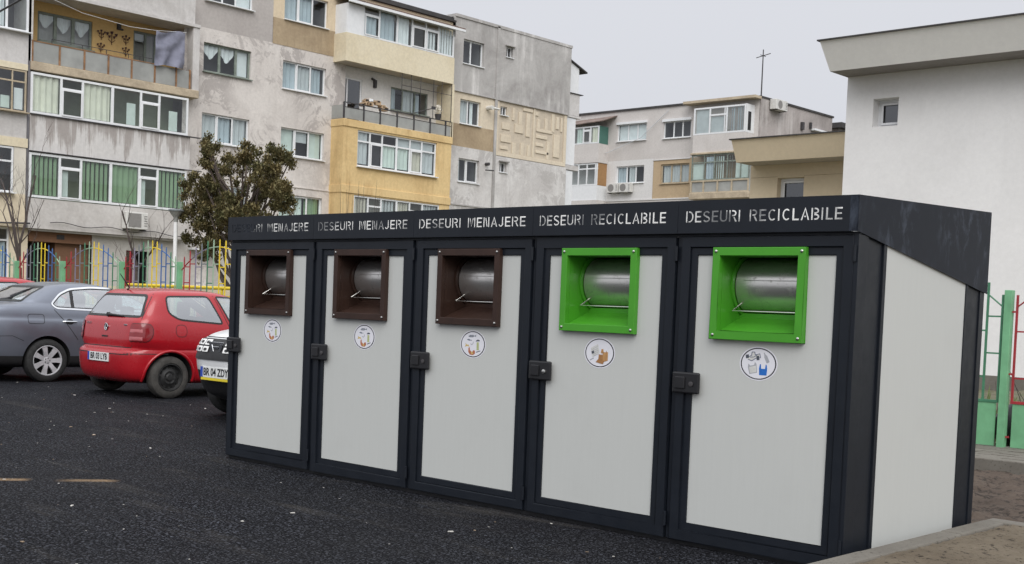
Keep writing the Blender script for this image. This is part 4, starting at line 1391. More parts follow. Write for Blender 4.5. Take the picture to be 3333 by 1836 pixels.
# ---- things fixed to, hung from or standing on that block
def ac_unit(label, P, u, z, w=0.80, hh=0.56, dep=0.30, d=0.06, group='air conditioners on the walls'):
    t = thing('air_conditioner', label, 'air conditioner', P(u, d, z - hh / 2), group)
    mb = MB()
    mb.fbox(P, u - w / 2, u + w / 2, d, d + dep, z - hh / 2, z + hh / 2)
    mb.build('casing', M['acw'], t, bevel=0.02)
    mb = MB()
    n = 20
    cu_, r_ = u - w * 0.14, hh * 0.41
    mb.poly([P(cu_ + r_ * math.cos(2 * PI * i / n), d + dep + 0.004, z + r_ * math.sin(2 * PI * i / n)) for i in range(n)])
    mb.build('fan_grille', M['acg'], t)
    mb = MB()
    for i in range(5):
        mb.fbox(P, u + w * .33, u + w * .46, d + dep, d + dep + .012, z - hh * .3 + i * hh * .14, z - hh * .3 + i * hh * .14 + .03)
    mb.build('louvre', M['acg'], t)
    mb = MB()
    for s_ in (-1, 1):
        mb.fbox(P, u + s_ * w * .38 - .02, u + s_ * w * .38 + .02, 0.0, d + dep + .03, z - hh / 2 - .045, z - hh / 2 - .004)
    mb.build('bracket', M['iron'], t)
    return t

t = ac_unit('air conditioner under the green-blind windows above the coloured fence', PL, 17.32, 3.93, 0.86, 0.60)
mb = MB()
cu_ = 17.25
mb.fbox(PL, 16.98, 17.48, 0.365, 0.372, 3.70, 4.18)
mb.build('mesh_guard', M['acg'], t)

# blanket over the line
mb = MB()
nx, nz = 40, 34
for i in range(nx + 1):
    for j in range(nz + 1):
        u = 18.02 + 1.2 * i / nx
        v = j / nz
        z = 10.80 - 1.18 * v - 0.05 * math.sin(i * .16) - 0.06 * v * math.sin(2 + i * .2) + 0.12 * (i / nx) * (1 - v)
        w_ = 0.045 * math.sin(i * .30 + v * 5.5) * (.2 + v) + 0.10 * mn.noise(Vector((u * 2.2 + v * 1.6, v * 3.2, 1.5))) + 0.03 * mn.noise(Vector((u * 7, v * 6, 4.5)))
        mb.v.append((-31.48 + w_, u, z))
for i in range(nx):
    for j in range(nz):
        a = i * (nz + 1) + j
        mb.f.append((a, a + 1, a + nz + 2, a + nz + 1))
        mb.m.append(0)
M['blanket'] = plain('grey_blue_cloth', (0.19, 0.195, 0.25), 0.95, var=0.25, scale=3)
tag(mb.build('blanket', M['blanket'], smooth=True), 'grey-blue blanket hung to dry on the ochre balcony', 'blanket')
mb = MB()
mb.tube([(-31.5, 13.5, 11.25), (-31.5, 15.2, 10.86), (-31.5, 17.0, 10.74), (-31.5, 18.0, 10.80), (-31.5, 19.3, 10.96)], 0.006, 5)
tag(mb.build('clothes_line', M['cur_white']), 'thin pale clothes line strung across the ochre balcony', 'clothes line')
# metal flower ornaments
M['ornament'] = plain('dark_red_iron_flower', (0.05, 0.012, 0.012), 0.6)
def ornament(u, z, s, label):
    mb = MB()
    P = XF(-32.78)
    for (a, b_, r) in ((-.13, .02, .055), (0, .06, .06), (.13, .02, .055), (-.07, -.05, .05), (.07, -.05, .05)):
        mb.poly([P(u + s * (a + r * math.cos(2 * PI * k / 7) * (1 if k % 2 else .6)), 0.02, z + s * (b_ + r * math.sin(2 * PI * k / 7) * (1 if k % 2 else .6))) for k in range(7)])
        mb.poly([P(u + s * (a + .02 * math.cos(2 * PI * k / 6)), 0.03, z + s * (b_ + .02 * math.sin(2 * PI * k / 6))) for k in range(6)])
    mb.tube([P(u, 0.01, z + s * .05), P(u, 0.01, z - s * .26)], 0.012, 5)
    mb.tube([P(u - .1 * s, 0.01, z - s * .12), P(u, 0.01, z - s * .2), P(u + .1 * s, 0.01, z - s * .12)], 0.01, 5)
    tag(mb.build('wall_ornament', M['ornament'], merge=False), label, 'ornament', 'iron flower ornaments on the ochre wall')
ornament(16.61, 10.62, 1.0, 'upper iron flower beside the lace-curtained window on the ochre wall')
ornament(17.02, 10.60, 1.35, 'largest iron flower in the middle of the ochre balcony wall')
ornament(17.58, 10.60, 1.0, 'upper iron flower beside the dark doorway on the ochre wall')
ornament(16.60, 10.16, 0.95, 'lower iron flower beside the lace-curtained window on the ochre wall')
ornament(17.58, 10.18, 0.95, 'lower iron flower beside the dark doorway on the ochre wall')
mb = MB()
mb.fbox(XF(-32.8), 17.22, 17.36, 0.0, 0.08, 10.84, 11.04)
mb.fbox(XF(-32.8), 17.38, 17.46, 0.0, 0.05, 10.84, 10.90)
tag(mb.build('wall_lamp', M['iron']), 'small dark lamp above the iron flowers on the ochre wall', 'lamp')
# odds and ends on the two loggias
M['carton'] = plain('old_carton', (0.42, 0.30, 0.19), 0.9, var=0.3, scale=4)
mb = MB()
rs2 = random.Random(5)
for i in range(16):
    u = rs2.uniform(27.6, 29.0)
    z = 9.50 + rs2.uniform(0, .42) * (1 - abs(u - 28.2) / 1.0)
    s_ = rs2.uniform(.07, .16)
    mb.fbox(PY, u - s_, u + s_, -.35 + rs2.uniform(-.1, .1), -.12, z - s_ * .6, z + s_ * .6, rs2.choice([0, 0, 1, 2]))
tag(mb.build('rubbish_pile', [M['carton'], M['cur_white'], M['iron']], bevel=0.012, merge=False), 'heap of cartons and bags on the wired-glass balcony', 'rubbish')
mb = MB()
mb.tube([PY(30.2, .02, 9.52), PY(31.5, .02, 9.95)], 0.022, 6)
mb.fbox(PY, 31.42, 31.62, -.02, .04, 9.90, 10.02)
tag(mb.build('mop', M['iron']), 'dark mop leaning on the wired-glass balcony rail', 'mop')
t = thing('potted_plant', 'potted plant at the right end of the wired-glass balcony', 'plant', PY(31.95, -.15, 9.52))
mb = MB()
mb.lathe([(0.0, 0), (.11, 0), (.15, .24), (.13, .24), (0, .22)], Matrix.Translation(PY(31.95, -.15, 9.52)), 12)
mb.build('pot', M['iron'], t, smooth=True)
mb = MB()
for i in range(60):
    a = rs2.uniform(0, 6.28)
    r = rs2.uniform(.02, .2)
    x_, y_, z_2 = -31.35 + r * math.cos(a), 31.95 + r * math.sin(a), 9.75 + rs2.uniform(0, .35)
    mb.poly([(x_, y_, z_2), (x_ + rs2.uniform(-.09, .09), y_ + rs2.uniform(-.09, .09), z_2 + .05), (x_, y_ + .05, z_2 + .09)])
mb.build('foliage', M['cur_beige'], t, merge=False, recalc=False)
mb = MB()
mb.fbox(XF(-32.2), 28.88, 29.0, 0.0, 0.12, 10.52, 10.84)
mb.tube([XF(-32.2)(28.75, .06, 10.88), XF(-32.2)(28.94, .06, 10.82)], 0.05, 8)
tag(mb.build('heater_flue', M['iron']), 'dark heater flue on the white wall of the wired-glass balcony', 'flue')
mb = MB()
mb.tube([PB(35.72, -.05, 10.62), PB(35.72, .35, 10.62)], 0.10, 10)
mb.tube([PB(35.72, .30, 10.62), PB(36.15, .34, 10.60)], 0.055, 8)
tag(mb.build('heater_flue', M['acw'], smooth=True), 'cream flue pipe beside the window above the tan wall patch', 'flue', 'heater flues on the end wall')
mb = MB()
mb.tube([PB(35.75, -.05, 8.02), PB(35.75, .22, 8.02)], 0.075, 8)
mb.tube([PB(35.55, .2, 7.72), PB(36.1, .2, 7.75)], 0.03, 8)
tag(mb.build('heater_flue', M['iron'], smooth=True), 'sooty flue pipe beside the lowest small window of the end wall', 'flue', 'heater flues on the end wall')
# cables along the first floor
mb = MB()
pts = []
for i in range(25):
    u = 14.2 + 6.0 * i / 24
    pts.append(PL(u, 0.10, 3.62 - 0.10 * i / 24 + 0.05 * math.sin(i * .9)))
mb.tube(pts, 0.014, 5)
pts = [PL(4.0 + 9.5 * i / 20, 0.10, 3.52 + 0.03 * math.sin(i)) for i in range(21)]
mb.tube(pts, 0.03, 5)
tag(mb.build('wall_cable', M['iron']), 'dark sagging cable along the first-floor parapet of the old block', 'cable')
# ------------------------------------------------------------------ farther apartment block
far = thing('apartment_block', 'smaller pale four-storey block far behind the bins, with a roof mast and sooty gable', 'apartment block', (-42, 66, 0))
P2 = YF(60.0)
P2b = YF(59.1)
def fwall(name, P, u0, u1, z0, z1, holes, mat, d=0.0):
    mb = MB()
    holed_wall(mb, P, u0, u1, z0, z1, holes, d, 0.18)
    return mb.build(name, [mat, INT], far, merge=False, recalc=False)
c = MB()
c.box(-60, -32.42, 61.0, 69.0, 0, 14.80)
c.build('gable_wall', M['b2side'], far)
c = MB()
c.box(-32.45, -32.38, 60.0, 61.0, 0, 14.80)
c.build('gable_wall', M['b2side'], far)
c = MB()
c.box(-60, -32.35, 59.9, 69.1, 14.80, 14.92)
c.build('roof', M['roofing'], far)
c = MB()
c.box(-37.6, -32.3, 59.2, 59.95, 14.70, 14.86)
c.build('balcony_roof', M['slab'], far)
w1, w2, w3, w4 = (-43.42, -40.99, 12.78, 13.93), (-43.38, -41.05, 9.97, 11.13), (-39.62, -37.45, 12.74, 13.85), (-39.70, -37.45, 9.82, 11.09)
fwall('wall', P2, -60, -40.36, 11.5, 14.8, [w1], M['b2wall'])
fwall('wall', P2, -40.36, -32.44, 11.42, 14.8, [w3], M['b2wall'])
fwall('wall', P2, -60, -40.30, 8.86, 11.5, [w2], M['b2white'], 0.01)
fwall('wall', P2, -40.30, -32.44, 8.86, 11.42, [w4], M['b2tan'])
fwall('wall', P2, -60, -32.44, 0, 8.86, [], M['b2wall'])
s = MB()
s.fbox(P2, -50, -32.42, 0.0, 0.05, 8.80, 8.88)
s.fbox(P2, -40.32, -37.4, 0.0, 0.05, 11.36, 11.42)
s.build_each('ledge', M['b2white'], far)
def third(h):
    return [h[0] + (h[1] - h[0]) * .36, h[0] + (h[1] - h[0]) * .68]
# roller-shuttered, tilted and wooden windows
f = window(P2, far, *w1, -0.08, mull=third(w1), fw=0.08, cur=[(w1[0] + .1, w1[1] - .1, w1[2] + .1, w1[3] - .1, 'cur_white', 'flat')])
f = window(P2, far, *w2, -0.10, mull=third(w2), fw=0.08, cur=[(w2[0] + .1, w2[0] + .8, w2[2] + .08, w2[3] - .08, 'cur_blue', 'pleat'), (w2[0] + .95, w2[0] + 1.5, w2[2] + .08, w2[3] - .08, 'cur_grey', 'pleat')])
f = window(P2, far, *w3, -0.08, mull=third(w3), fw=0.08, cur=[])
f = window(P2, far, *w4, -0.10, mull=third(w4), fw=0.09, fm='tanwood', cur=[(w4[0] + .1, w4[1] - .1, w4[2] + .08, w4[3] - .08, 'cur_grey', 'pleat')])
s = MB()
s.fbox(P2, w1[0] - .05, w1[1] + .05, 0.0, 0.12, w1[3] - .02, w1[3] + .12)
s.fbox(P2, w3[0] - .05, w3[1] + .05, 0.0, 0.12, w3[3] - .02, w3[3] + .14)
s.build_each('shutter_box', M['upvc'], far)
# left enclosed balconies
def fbay(u0, u1, z0, z1, mat, dep=1.0, name='balcony_parapet'):
    mb = MB()
    mb.fbox(P2, u0, u1, dep - .1, dep, z0, z1)
    mb.fbox(P2, u1 - .1, u1, 0.0, dep - .101, z0, z1)
    return mb.build(name, mat, far)
k_ = (59.0 + 5.957) / (60 + 5.957)
sx = lambda x: 8.73 + (x - 8.73) * k_
sz = lambda z: 1.342 + (z - 1.342) * k_
bL, bR = sx(-49.0), sx(-45.0)
PF = YF(59.0)
fbay(bL, bR, sz(11.96), sz(12.80), M['b2wall'])
fbay(bL, bR, sz(8.95), sz(9.95), M['upvc'])
s = MB()
s.fbox(P2, bL, bR + .05, 0.0, 1.05, sz(11.50), sz(11.96))
s.fbox(P2, bL, bR + .05, 0.0, 1.05, sz(8.55), sz(8.95))
s.build_each('balcony_slab', M['b2wall'], far)
window(PF, far, bL, bR - .02, sz(12.81), sz(14.0), 0.0, mull=[sx(-46.4), sx(-45.75)], trans=[(sx(-46.4), sx(-45.75), sz(13.75))], fw=0.09, sash=[(sx(-46.36), sx(-45.8), sz(12.9), sz(13.7))],
       cur=[(sx(-47), sx(-46.45), sz(12.9), sz(13.9), 'cur_mint', 'pleat'), (sx(-45.7), sx(-45.1), sz(12.9), sz(13.9), 'cur_cream', 'pleat')], sill=False)
window(PF, far, bL, bR - .02, sz(9.96), sz(11.48), 0.0, mull=[sx(-46.7), sx(-45.95), sx(-45.2)], trans=[(bL, bR, sz(11.1))], fw=0.09, cur=[], sill=False)
s = MB()
s.box(bR - .03, bR, 59.05, 59.98, sz(12.81), sz(14.0))
s.build('side_glazing', plain('green_sun_blind', (0.06, 0.16, 0.13), 0.4), far)
s = MB()
s.box(bR - .03, bR, 59.05, 59.98, sz(9.96), sz(11.48))
s.build('side_glazing', plain('orange_blind', (0.34, 0.19, 0.08), 0.6), far)
s = MB()
s.hexa([(bL, 60, 14.35), (bR + .7, 60, 14.5), (bR + .5, 58.8, 14.05), (bL, 58.8, 13.85), (bL, 60, 14.40), (bR + .7, 60, 14.56), (bR + .5, 58.8, 14.11), (bL, 58.8, 13.90)])
s.build('balcony_roof', M['tin'], far)
# right bay: glazed room above, old wooden loggia below
cL, cR = sx(-37.27), sx(-33.42)
fbay(cL, cR, sz(11.68), sz(12.80), M['b2wall'])
window(PF, far, cL, cR, sz(12.81), sz(14.52), 0.0, mull=[sx(-36.05), (sx(-34.95), .06), sx(-33.9 - .9)], trans=[(sx(-36.05), sx(-34.8), sz(14.0))], fw=0.10,
       cur=[(sx(-37.1), sx(-36.1), sz(12.9), sz(14.4), 'cur_grey', 'flat'), (sx(-36), sx(-35), sz(12.9), sz(13.9), 'cur_grey', 'flat'), (sx(-34.7), sx(-33.6), sz(12.9), sz(14.4), 'cur_blue', 'slats')], sill=False)
s = MB()
s.box(cR - .05, cR, 59.05, 60.0, sz(12.81), sz(14.55))
s.build('side_cladding', M['upvc'], far)
s = MB()
s.box(cR - .0, cR + .012, 59.28, 59.62, sz(12.95), sz(14.1))
s.build('side_window', M['dark'], far)
s = MB()
s.fbox(P2, cL - .1, cR + .1, 0.0, 1.1, sz(11.55), sz(11.68))
s.fbox(P2, cL, cR + .55, 0.0, 1.2, sz(8.72), sz(9.12))
s.build_each('balcony_slab', M['slab'], far, bevel=0.03)
dR = sx(-32.95)
window(PF, far, cL, dR, sz(9.92), sz(11.55), 0.02, mull=[(sx(-36.3), .05), (sx(-35.55), .07), (sx(-34.6), .05), (sx(-33.6), .06)], trans=[(cL, dR, sz(11.05))], fw=0.07, fm='greywood',
       cur=[(cL + .08, sx(-36.4), sz(10), sz(11), 'cur_mint', 'flat'), (sx(-36.2), sx(-35.6), sz(10), sz(11.4), 'cur_blue', 'pleat'), (sx(-35.5), sx(-34.2), sz(10), sz(11.4), 'cur_mint', 'slats'), (sx(-34.0), sx(-33.1), sz(10), sz(11), 'cur_mint', 'flat')], sill=False)
s = MB()
s.fbox(PF, cL, dR, -0.02, 0.04, sz(9.82), sz(9.92))
s.fbox(PF, cL, dR, -0.02, 0.04, sz(9.10), sz(9.18))
for u in (-37.25, -36.3, -35.25, -34.2, -33.0):
    s.fbox(PF, sx(u) - .05, sx(u) + .05, -0.02, 0.04, sz(9.18), sz(9.82))
s.build('railing', M['tanwood'], far)
s = MB()
s.fbox(PF, cL, dR, -0.04, -0.025, sz(9.18), sz(9.82))
s.box(dR - .02, dR, 59.05, 60, sz(9.15), sz(11.4))
s.build('railing_panel', M['frost'], far)
# gable details
s = MB()
s.box(-32.43, -32.40, 64.6, 65.5, 13.6, 14.35)
s.build('soot_patch', M['dark'], far) if False else None
s = MB()
s.box(-32.42, -32.1, 66.2, 67.9, 13.62, 13.74)
s.build('gable_ledge', M['upvc'], far)
s = MB()
s.box(-32.42, -32.25, 64.9, 65.15, 13.5, 13.98)
s.box(-32.42, -32.28, 66.0, 66.15, 13.72, 14.1)
s.build_each('gable_flue', M['iron'], far)
P2g = lambda u, d, z: (-32.42 + d, u, z)
ac_unit('air conditioner high on the sooty gable of the far block', P2g, 61.7, 14.55, 1.35, 0.62, 0.45)
ac_unit('left air conditioner of the pair under the far white wall window', P2, -43.36, 9.66, 0.90, 0.62, 0.34)
ac_unit('right air conditioner of the pair under the far white wall window', P2, -42.33, 9.66, 0.95, 0.62, 0.34)
t = thing('roof_mast', 'tall thin cross-shaped aerial mast on the far block roof corner', 'aerial', (-32.5, 60.2, 14.9))
mb = MB()
mb.tube([(-32.5, 60.2, 14.85), (-32.5, 60.2, 17.75)], [0.045, 0.032], 8)
mb.build('pole', M['iron'], t)
mb = MB()
mb.tube([(-32.98, 60.2, 17.30), (-31.98, 60.2, 17.46)], 0.025, 6)
mb.tube([(-32.5, 59.9, 17.38), (-32.5, 60.5, 17.38)], 0.02, 6)
mb.build('crossbar', M['iron'], t)
t = thing('distant_house', 'grey roof end of a building showing just past the far gable', 'building', (-38, 78, 0))
mb = MB()
mb.box(-44, -32.6, 70.2, 84, 0, 14.3)
mb.build('wall', M['b2side'], t)
mb = MB()
mb.hexa([(-44, 69.9, 14.3), (-32.2, 69.9, 14.3), (-32.2, 84.3, 14.3), (-44, 84.3, 14.3), (-44, 69.9, 14.65), (-32.2, 69.9, 14.65), (-32.2, 84.3, 14.5), (-44, 84.3, 14.5)])
mb.build('roof', M['roofing'], t)
mb = MB()
mb.tube([(-50.0, 59.9, 12.4), (-47.5, 59.7, 12.1), (-44.0, 59.7, 12.05), (-41.3, 59.8, 12.9), (-39.2, 59.9, 14.55)], 0.022, 5)
tag(mb.build('wall_cable', M['cur_grey']), 'slack cable looping across the far block facade', 'cable')

# ------------------------------------------------------------------ white building and beige annexe on the right
wb = thing('white_building', 'plain white rendered building with a flared roof fascia and one small deep window', 'building', (2, 24, 0))
PW = YF(20.0)
mb = MB()
holed_wall(mb, PW, -5.18, 40.0, 0.32, 6.9, [(-4.52, -3.92, 5.725, 6.35)], 0.0, 0.34, 0, 1, 1.2)
mb.poly([(-5.18, 20, 0), (-5.18, 34, 0), (-5.18, 34, 6.9), (-5.18, 20, 6.9)], 0)
mb.poly([(40, 20, 0), (40, 34, 0), (40, 34, 6.9), (40, 20, 6.9)], 0)
mb.build('wall', [M['wbwall'], M['int']], wb, merge=False, recalc=False)
mb = MB()
mb.box(-5.22, 40, 19.94, 20.0, 0.0, 0.32)
mb.build('plinth', M['kerb'], wb)
# flared fascia: narrow at the bottom, wider at the top
def fascia(parent, x0, x1, yf, zb, zt, zs, out_b, out_t, side_b, side_t, mw, ms_, mr, ywall, depth):
    mb = MB()
    mb.poly([(x0 - side_b, yf - out_b, zb), (x1, yf - out_b, zb), (x1, yf - out_t, zt), (x0 - side_t, yf - out_t, zt)], 0)
    mb.poly([(x0 - side_b, yf - out_b, zb), (x0 - side_t, yf - out_t, zt), (x0 - side_t, yf + depth, zt), (x0 - side_b, yf + depth, zb)], 0)
    mb.build('fascia', mw, parent)
    mb = MB()
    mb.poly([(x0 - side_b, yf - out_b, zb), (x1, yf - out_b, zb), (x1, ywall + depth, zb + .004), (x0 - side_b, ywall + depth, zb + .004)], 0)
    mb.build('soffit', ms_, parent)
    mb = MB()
    mb.box(x0 - side_t - .05, x1, yf - out_t - .05, yf + depth, zt, zt + 0.03)
    mb.build('roof', mr, parent)
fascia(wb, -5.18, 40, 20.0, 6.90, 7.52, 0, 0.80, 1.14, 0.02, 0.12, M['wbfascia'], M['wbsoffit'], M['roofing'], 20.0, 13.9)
window(PW, wb, -4.52, -3.92, 5.725, 6.35, -0.28, fw=0.06, gm='glassdark', sash=[(-4.45, -3.98, 5.79, 6.28)], cur=[], sill=False)
ann = thing('beige_annexe', 'low beige annexe with a flared fascia beside the white building', 'building', (-7, 26, 0))
PA = YF(24.0)
k2 = (24.0 + 5.957) / (23 + 5.957)
ax = lambda x: 8.73 + (x - 8.73) * k2
az = lambda z: 1.342 + (z - 1.342) * k2
mb = MB()
hl = (ax(-8.69), ax(-7.90), 2.6, az(5.07))
holed_wall(mb, PA, ax(-9.53), -5.3, 0.0, 5.57, [hl], 0.0, 0.26, 0, 1, 1.1)
mb.poly([(ax(-9.53), 24, 0), (ax(-9.53), 34, 0), (ax(-9.53), 34, 5.57), (ax(-9.53), 24, 5.57)], 0)
mb.build('wall', [M['begwall'], M['int']], ann, merge=False, recalc=False)
mb = MB()
mb.fbox(PA, ax(-9.5), hl[0], 0.0, 0.006, az(5.10), az(5.11))
mb.fbox(PA, hl[1], -5.4, 0.0, 0.006, az(5.10), az(5.11))
mb.build('groove', M['tan'], ann)
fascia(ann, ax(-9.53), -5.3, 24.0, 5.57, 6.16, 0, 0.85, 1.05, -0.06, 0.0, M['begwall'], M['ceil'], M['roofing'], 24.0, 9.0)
window(PA, ann, hl[0], hl[1], hl[2], hl[3], -0.2, fw=0.07, gm='glassdark', sash=[(hl[0] + .08, hl[1] - .05, 2.7, hl[3] - .08)], cur=[], sill=False)

# ------------------------------------------------------------------ fences
M['fgreen'] = plain('mint_green_fence_paint', (0.165, 0.40, 0.215), 0.5, var=0.15, scale=5)
M['fdgreen'] = plain('dark_green_fence_paint', (0.055, 0.19, 0.105), 0.55, var=0.2)
M['fyellow'] = plain('yellow_fence_paint', (0.70, 0.52, 0.03), 0.5, var=0.1)
M['fblue'] = plain('blue_fence_paint', (0.05, 0.13, 0.33), 0.5, var=0.15)
M['flilac'] = plain('greyish_lilac_fence_paint', (0.21, 0.19, 0.26), 0.55, var=0.15)
M['fgrey'] = plain('grey_fence_paint', (0.17, 0.19, 0.20), 0.55, var=0.15)
M['fred'] = plain('red_fence_paint', (0.33, 0.028, 0.035), 0.5, var=0.15)
M['fpale'] = plain('faded_green_fence_paint', (0.30, 0.42, 0.30), 0.55, var=0.15)
SEQ = ['fred', 'fred', 'flilac', 'fgrey', 'fdgreen', 'fpale', 'fyellow', 'fyellow', 'fblue', 'fblue', 'fdgreen', 'fpale']
YFN = 8.0
fpx = [-26.05, -23.40, -20.76, -18.46, -15.82, -13.54, -10.9, -8.3]
FL = ['coloured fence panel behind the red car roof at the far left', 'arched rainbow fence panel in front of the cream ground-floor wall', 'arched rainbow fence panel in front of the dark shop doorway', 'arched rainbow fence panel in front of the brown shop front',
      'arched rainbow fence panel in front of the maroon door', 'arched rainbow fence panel below the dark green conifer, next to the bins', 'arched rainbow fence panel hidden mostly behind the bin shelter']
def zgrad(x):                                   # the ground rises a touch to the left
    return 0.0
for pi in range(len(fpx) - 1):
    xa, xb = fpx[pi], fpx[pi + 1]
    t = thing('rainbow_fence', FL[pi], 'fence', ((xa + xb) / 2, YFN, 0), 'rainbow fence panels along the kindergarten yard')
    mb = MB()
    mb.box(xb - .045, xb + .045, YFN - .05, YFN + .05, 0, 2.02)
    mb.build('post', M['fgreen'], t, bevel=0.006)
    span = xb - xa
    def archz(u):
        q = (u - .5) / .5
        return 1.86 + 0.46 * (1 - min(1, abs(q)) ** 2.0)
    for k in range(12):
        u = (k + 0.62) / 12.3
        x = xa + .04 + (span - .08) * u
        top = archz(u) + (0.13 if 1 < k < 11 else 0.16)
        mb = MB()
        w_ = 0.0095
        mb.box(x - w_, x + w_, YFN - w_, YFN + w_, 0.12, top - 0.02)
        mb.hexa([(x - w_, YFN - w_, top - .02), (x + w_, YFN - w_, top - .02), (x + w_, YFN + w_, top - .02), (x - w_, YFN + w_, top - .02), (x - .005, YFN - .005, top + .02), (x + .005, YFN - .005, top + .02), (x + .005, YFN + .005, top + .02), (x - .005, YFN + .005, top + .02)])
        # short rungs tie each bar to its neighbour
        for rz in ((0.45, 1.60, 1.92) if k % 2 == 0 else (0.45, 1.35, 1.98)):
            if k < 11 and rz < archz(u) - .02:
                mb.box(x + w_, x + span / 12.3 - w_, YFN - .009, YFN + .009, rz - .011, rz + .011)
        mb.build('picket', M[SEQ[k]], t)
    mb = MB()
    N = 36
    for i in range(N):
        ua, ub = i / N, (i + 1) / N
        p, q_ = (xa + .05 + (span - .1) * ua, YFN + .022, archz(ua)), (xa + .05 + (span - .1) * ub, YFN + .022, archz(ub))
        c_ = 0 if ua < .12 else 1 if ua < .34 else 2 if ua < .52 else 3 if ua < .68 else 4 if ua < .86 else 2
        mb.tube([p, q_], 0.012, 6, c_)
    mb.build('arch_rail', [M['fred'], M['flilac'], M['fpale'], M['fyellow'], M['fblue']], t)
# green and red gate panels to the right of the bins
YG = 6.46
def gpanel(x0, x1, label, frame, sheet, flip):
    t = thing('sheet_fence', label, 'fence', ((x0 + x1) / 2, YG, 0.145), 'sheet-bottomed fences beside the bins')
    if flip:
        mb = MB()
        mb.box(3.93, 4.005, YG - .04, YG + .04, 0.14, 1.715)
        mb.build('post', M['fgreen'], t, bevel=0.004)
    mb = MB()
    mb.box(x0 + .02, x1 - .02, YG - .006, YG + .006, 0.15, 0.585)
    mb.build('sheet', M[sheet], t)
    mb = MB()
    mb.box(x0, x1, YG - .014, YG + .014, 0.585, 0.612)
    mb.build('bottom_rail', M[frame], t)
    n = max(2, int(round((x1 - x0) / 0.152)))
    xs = [x0 + .01 + (x1 - x0 - .02) * i / n for i in range(n + 1)]
    tops = []
    for i, x in enumerate(xs):
        v = (x1 - x) if flip else (x - x0)
        tp = 1.66 + 0.125 * min(v / 0.155, 4) * (1 if v < .62 else .9)
        tops.append(tp)
        mb = MB()
        mb.box(x - .010, x + .010, YG - .010, YG + .010, 0.612, tp)
        mb.build('picket', M[frame], t)
    mb = MB()
    for i in range(len(xs) - 1):
        a, b_ = (xs[i], tops[i] - .12), (xs[i + 1], tops[i + 1] - .12)
        mb.tube([(a[0], YG, a[1]), (b_[0], YG, b_[1])], 0.008, 6)
        for z in ((0.84, 1.305) if i % 2 == (1 if flip else 0) else (1.08, 1.45)):
            mb.box(xs[i] + .011, xs[i + 1] - .011, YG - .007, YG + .007, z - .008, z + .008)
    for z in (0.25, 0.88, 1.50):
        if flip:
            mb.box(x1, 3.93, YG - .008, YG + .008, z - .009, z + .009)
        else:
            mb.box(4.005, x0, YG - .008, YG + .008, z - .009, z + .009)
    mb.build('rail', M[frame], t)
gpanel(1.95, 3.915, 'dark green barred fence with mint bottom sheet and thick mint end post', 'fdgreen', 'fgreen', True)
gpanel(4.04, 6.0, 'red barred fence with a mint bottom sheet, right of the thick mint post', 'fred', 'fgreen', False)
mb = MB()
mb.tube([(-17.3, 9.0, 1.535), (-8.5, 9.0, 1.50)], 0.038, 10)
for x in (-16.2, -13.5, -10.8):
    mb.tube([(x, 9.0, 0.0), (x, 9.0, 1.53)], 0.03, 8)
tag(mb.build('gas_pipe', M['fyellow'], smooth=True), 'yellow gas pipe running behind the rainbow fence near the bins', 'pipe')
mb = MB()
mb.box(-20.5, -8.2, 9.6, 9.75, 0.0, 1.50)
tag(mb.build('yard_wall', M['groundbeige']), 'low cream wall behind the yellow pipe and rainbow fence', 'wall')

mb = MB()
rb = random.Random(8)
N1, N2 = 14, 9
for j in range(N2 + 1):
    for i in range(N1):
        a = 2 * PI * i / N1
        t_ = j / N2
        r_ = 0.24 * math.sin(PI * min(1, .12 + .80 * t_)) * (1 + .28 * mn.noise(Vector((3 * math.cos(a), 3 * math.sin(a), 4 * t_))))
        mb.v.append((3.97 + r_ * math.cos(a), 6.80 + .7 * r_ * math.sin(a), 0.10 + 0.47 * t_))
for j in range(N2):
    for i in range(N1):
        i2 = (i + 1) % N1
        mb.f.append((j * N1 + i, j * N1 + i2, (j + 1) * N1 + i2, (j + 1) * N1 + i))
        mb.m.append(0)
mb.f.append(tuple(N2 * N1 + i for i in range(N1)))
mb.m.append(0)
tag(mb.build('rubbish_bag', M['black'], smooth=True), 'black rubbish bag standing behind the thick mint fence post', 'bag')

# ------------------------------------------------------------------ lamp, cable
t = thing('street_lamp', 'slim white lamp post with a flat disc head behind the rainbow fence', 'street lamp', (-18.56, 11, 0))
mb = MB()
mb.tube([(-18.53, 11, 0), (-18.53, 11, 0.9), (-18.54, 11, 0.95), (-18.56, 11, 3.20)], [0.075, 0.07, 0.058, 0.05], 12)
mb.build('pole', M['white'], t, smooth=True)
mb = MB()
mb.lathe([(0.055, 3.16), (0.06, 3.27), (0.08, 3.30), (0.13, 3.36), (0.165, 3.42)], Matrix.Translation((-18.56, 11, 0)), 24)
mb.build('lamp_bowl', M['frost'], t, smooth=True)
mb = MB()
mb.lathe([(0.165, 3.42), (0.195, 3.43), (0.195, 3.455), (0.15, 3.475), (0.0, 3.49)], Matrix.Translation((-18.56, 11, 0)), 28)
mb.build('lamp_cap', M['fgrey'], t, smooth=True)
mb = MB()
cp = []
for i in range(41):
    x_ = -31.9 + 65.0 * i / 40
    cp.append((x_, 3.42 - 0.159 * (x_ + 11.5), 6.0 + 0.0007 * (x_ + 11.5) ** 2))
mb.tube(cp, 0.017, 6)
tag(mb.build('overhead_cable', M['black'], smooth=True), 'black overhead cable crossing high above the parked cars, seen in the top left corner', 'cable')

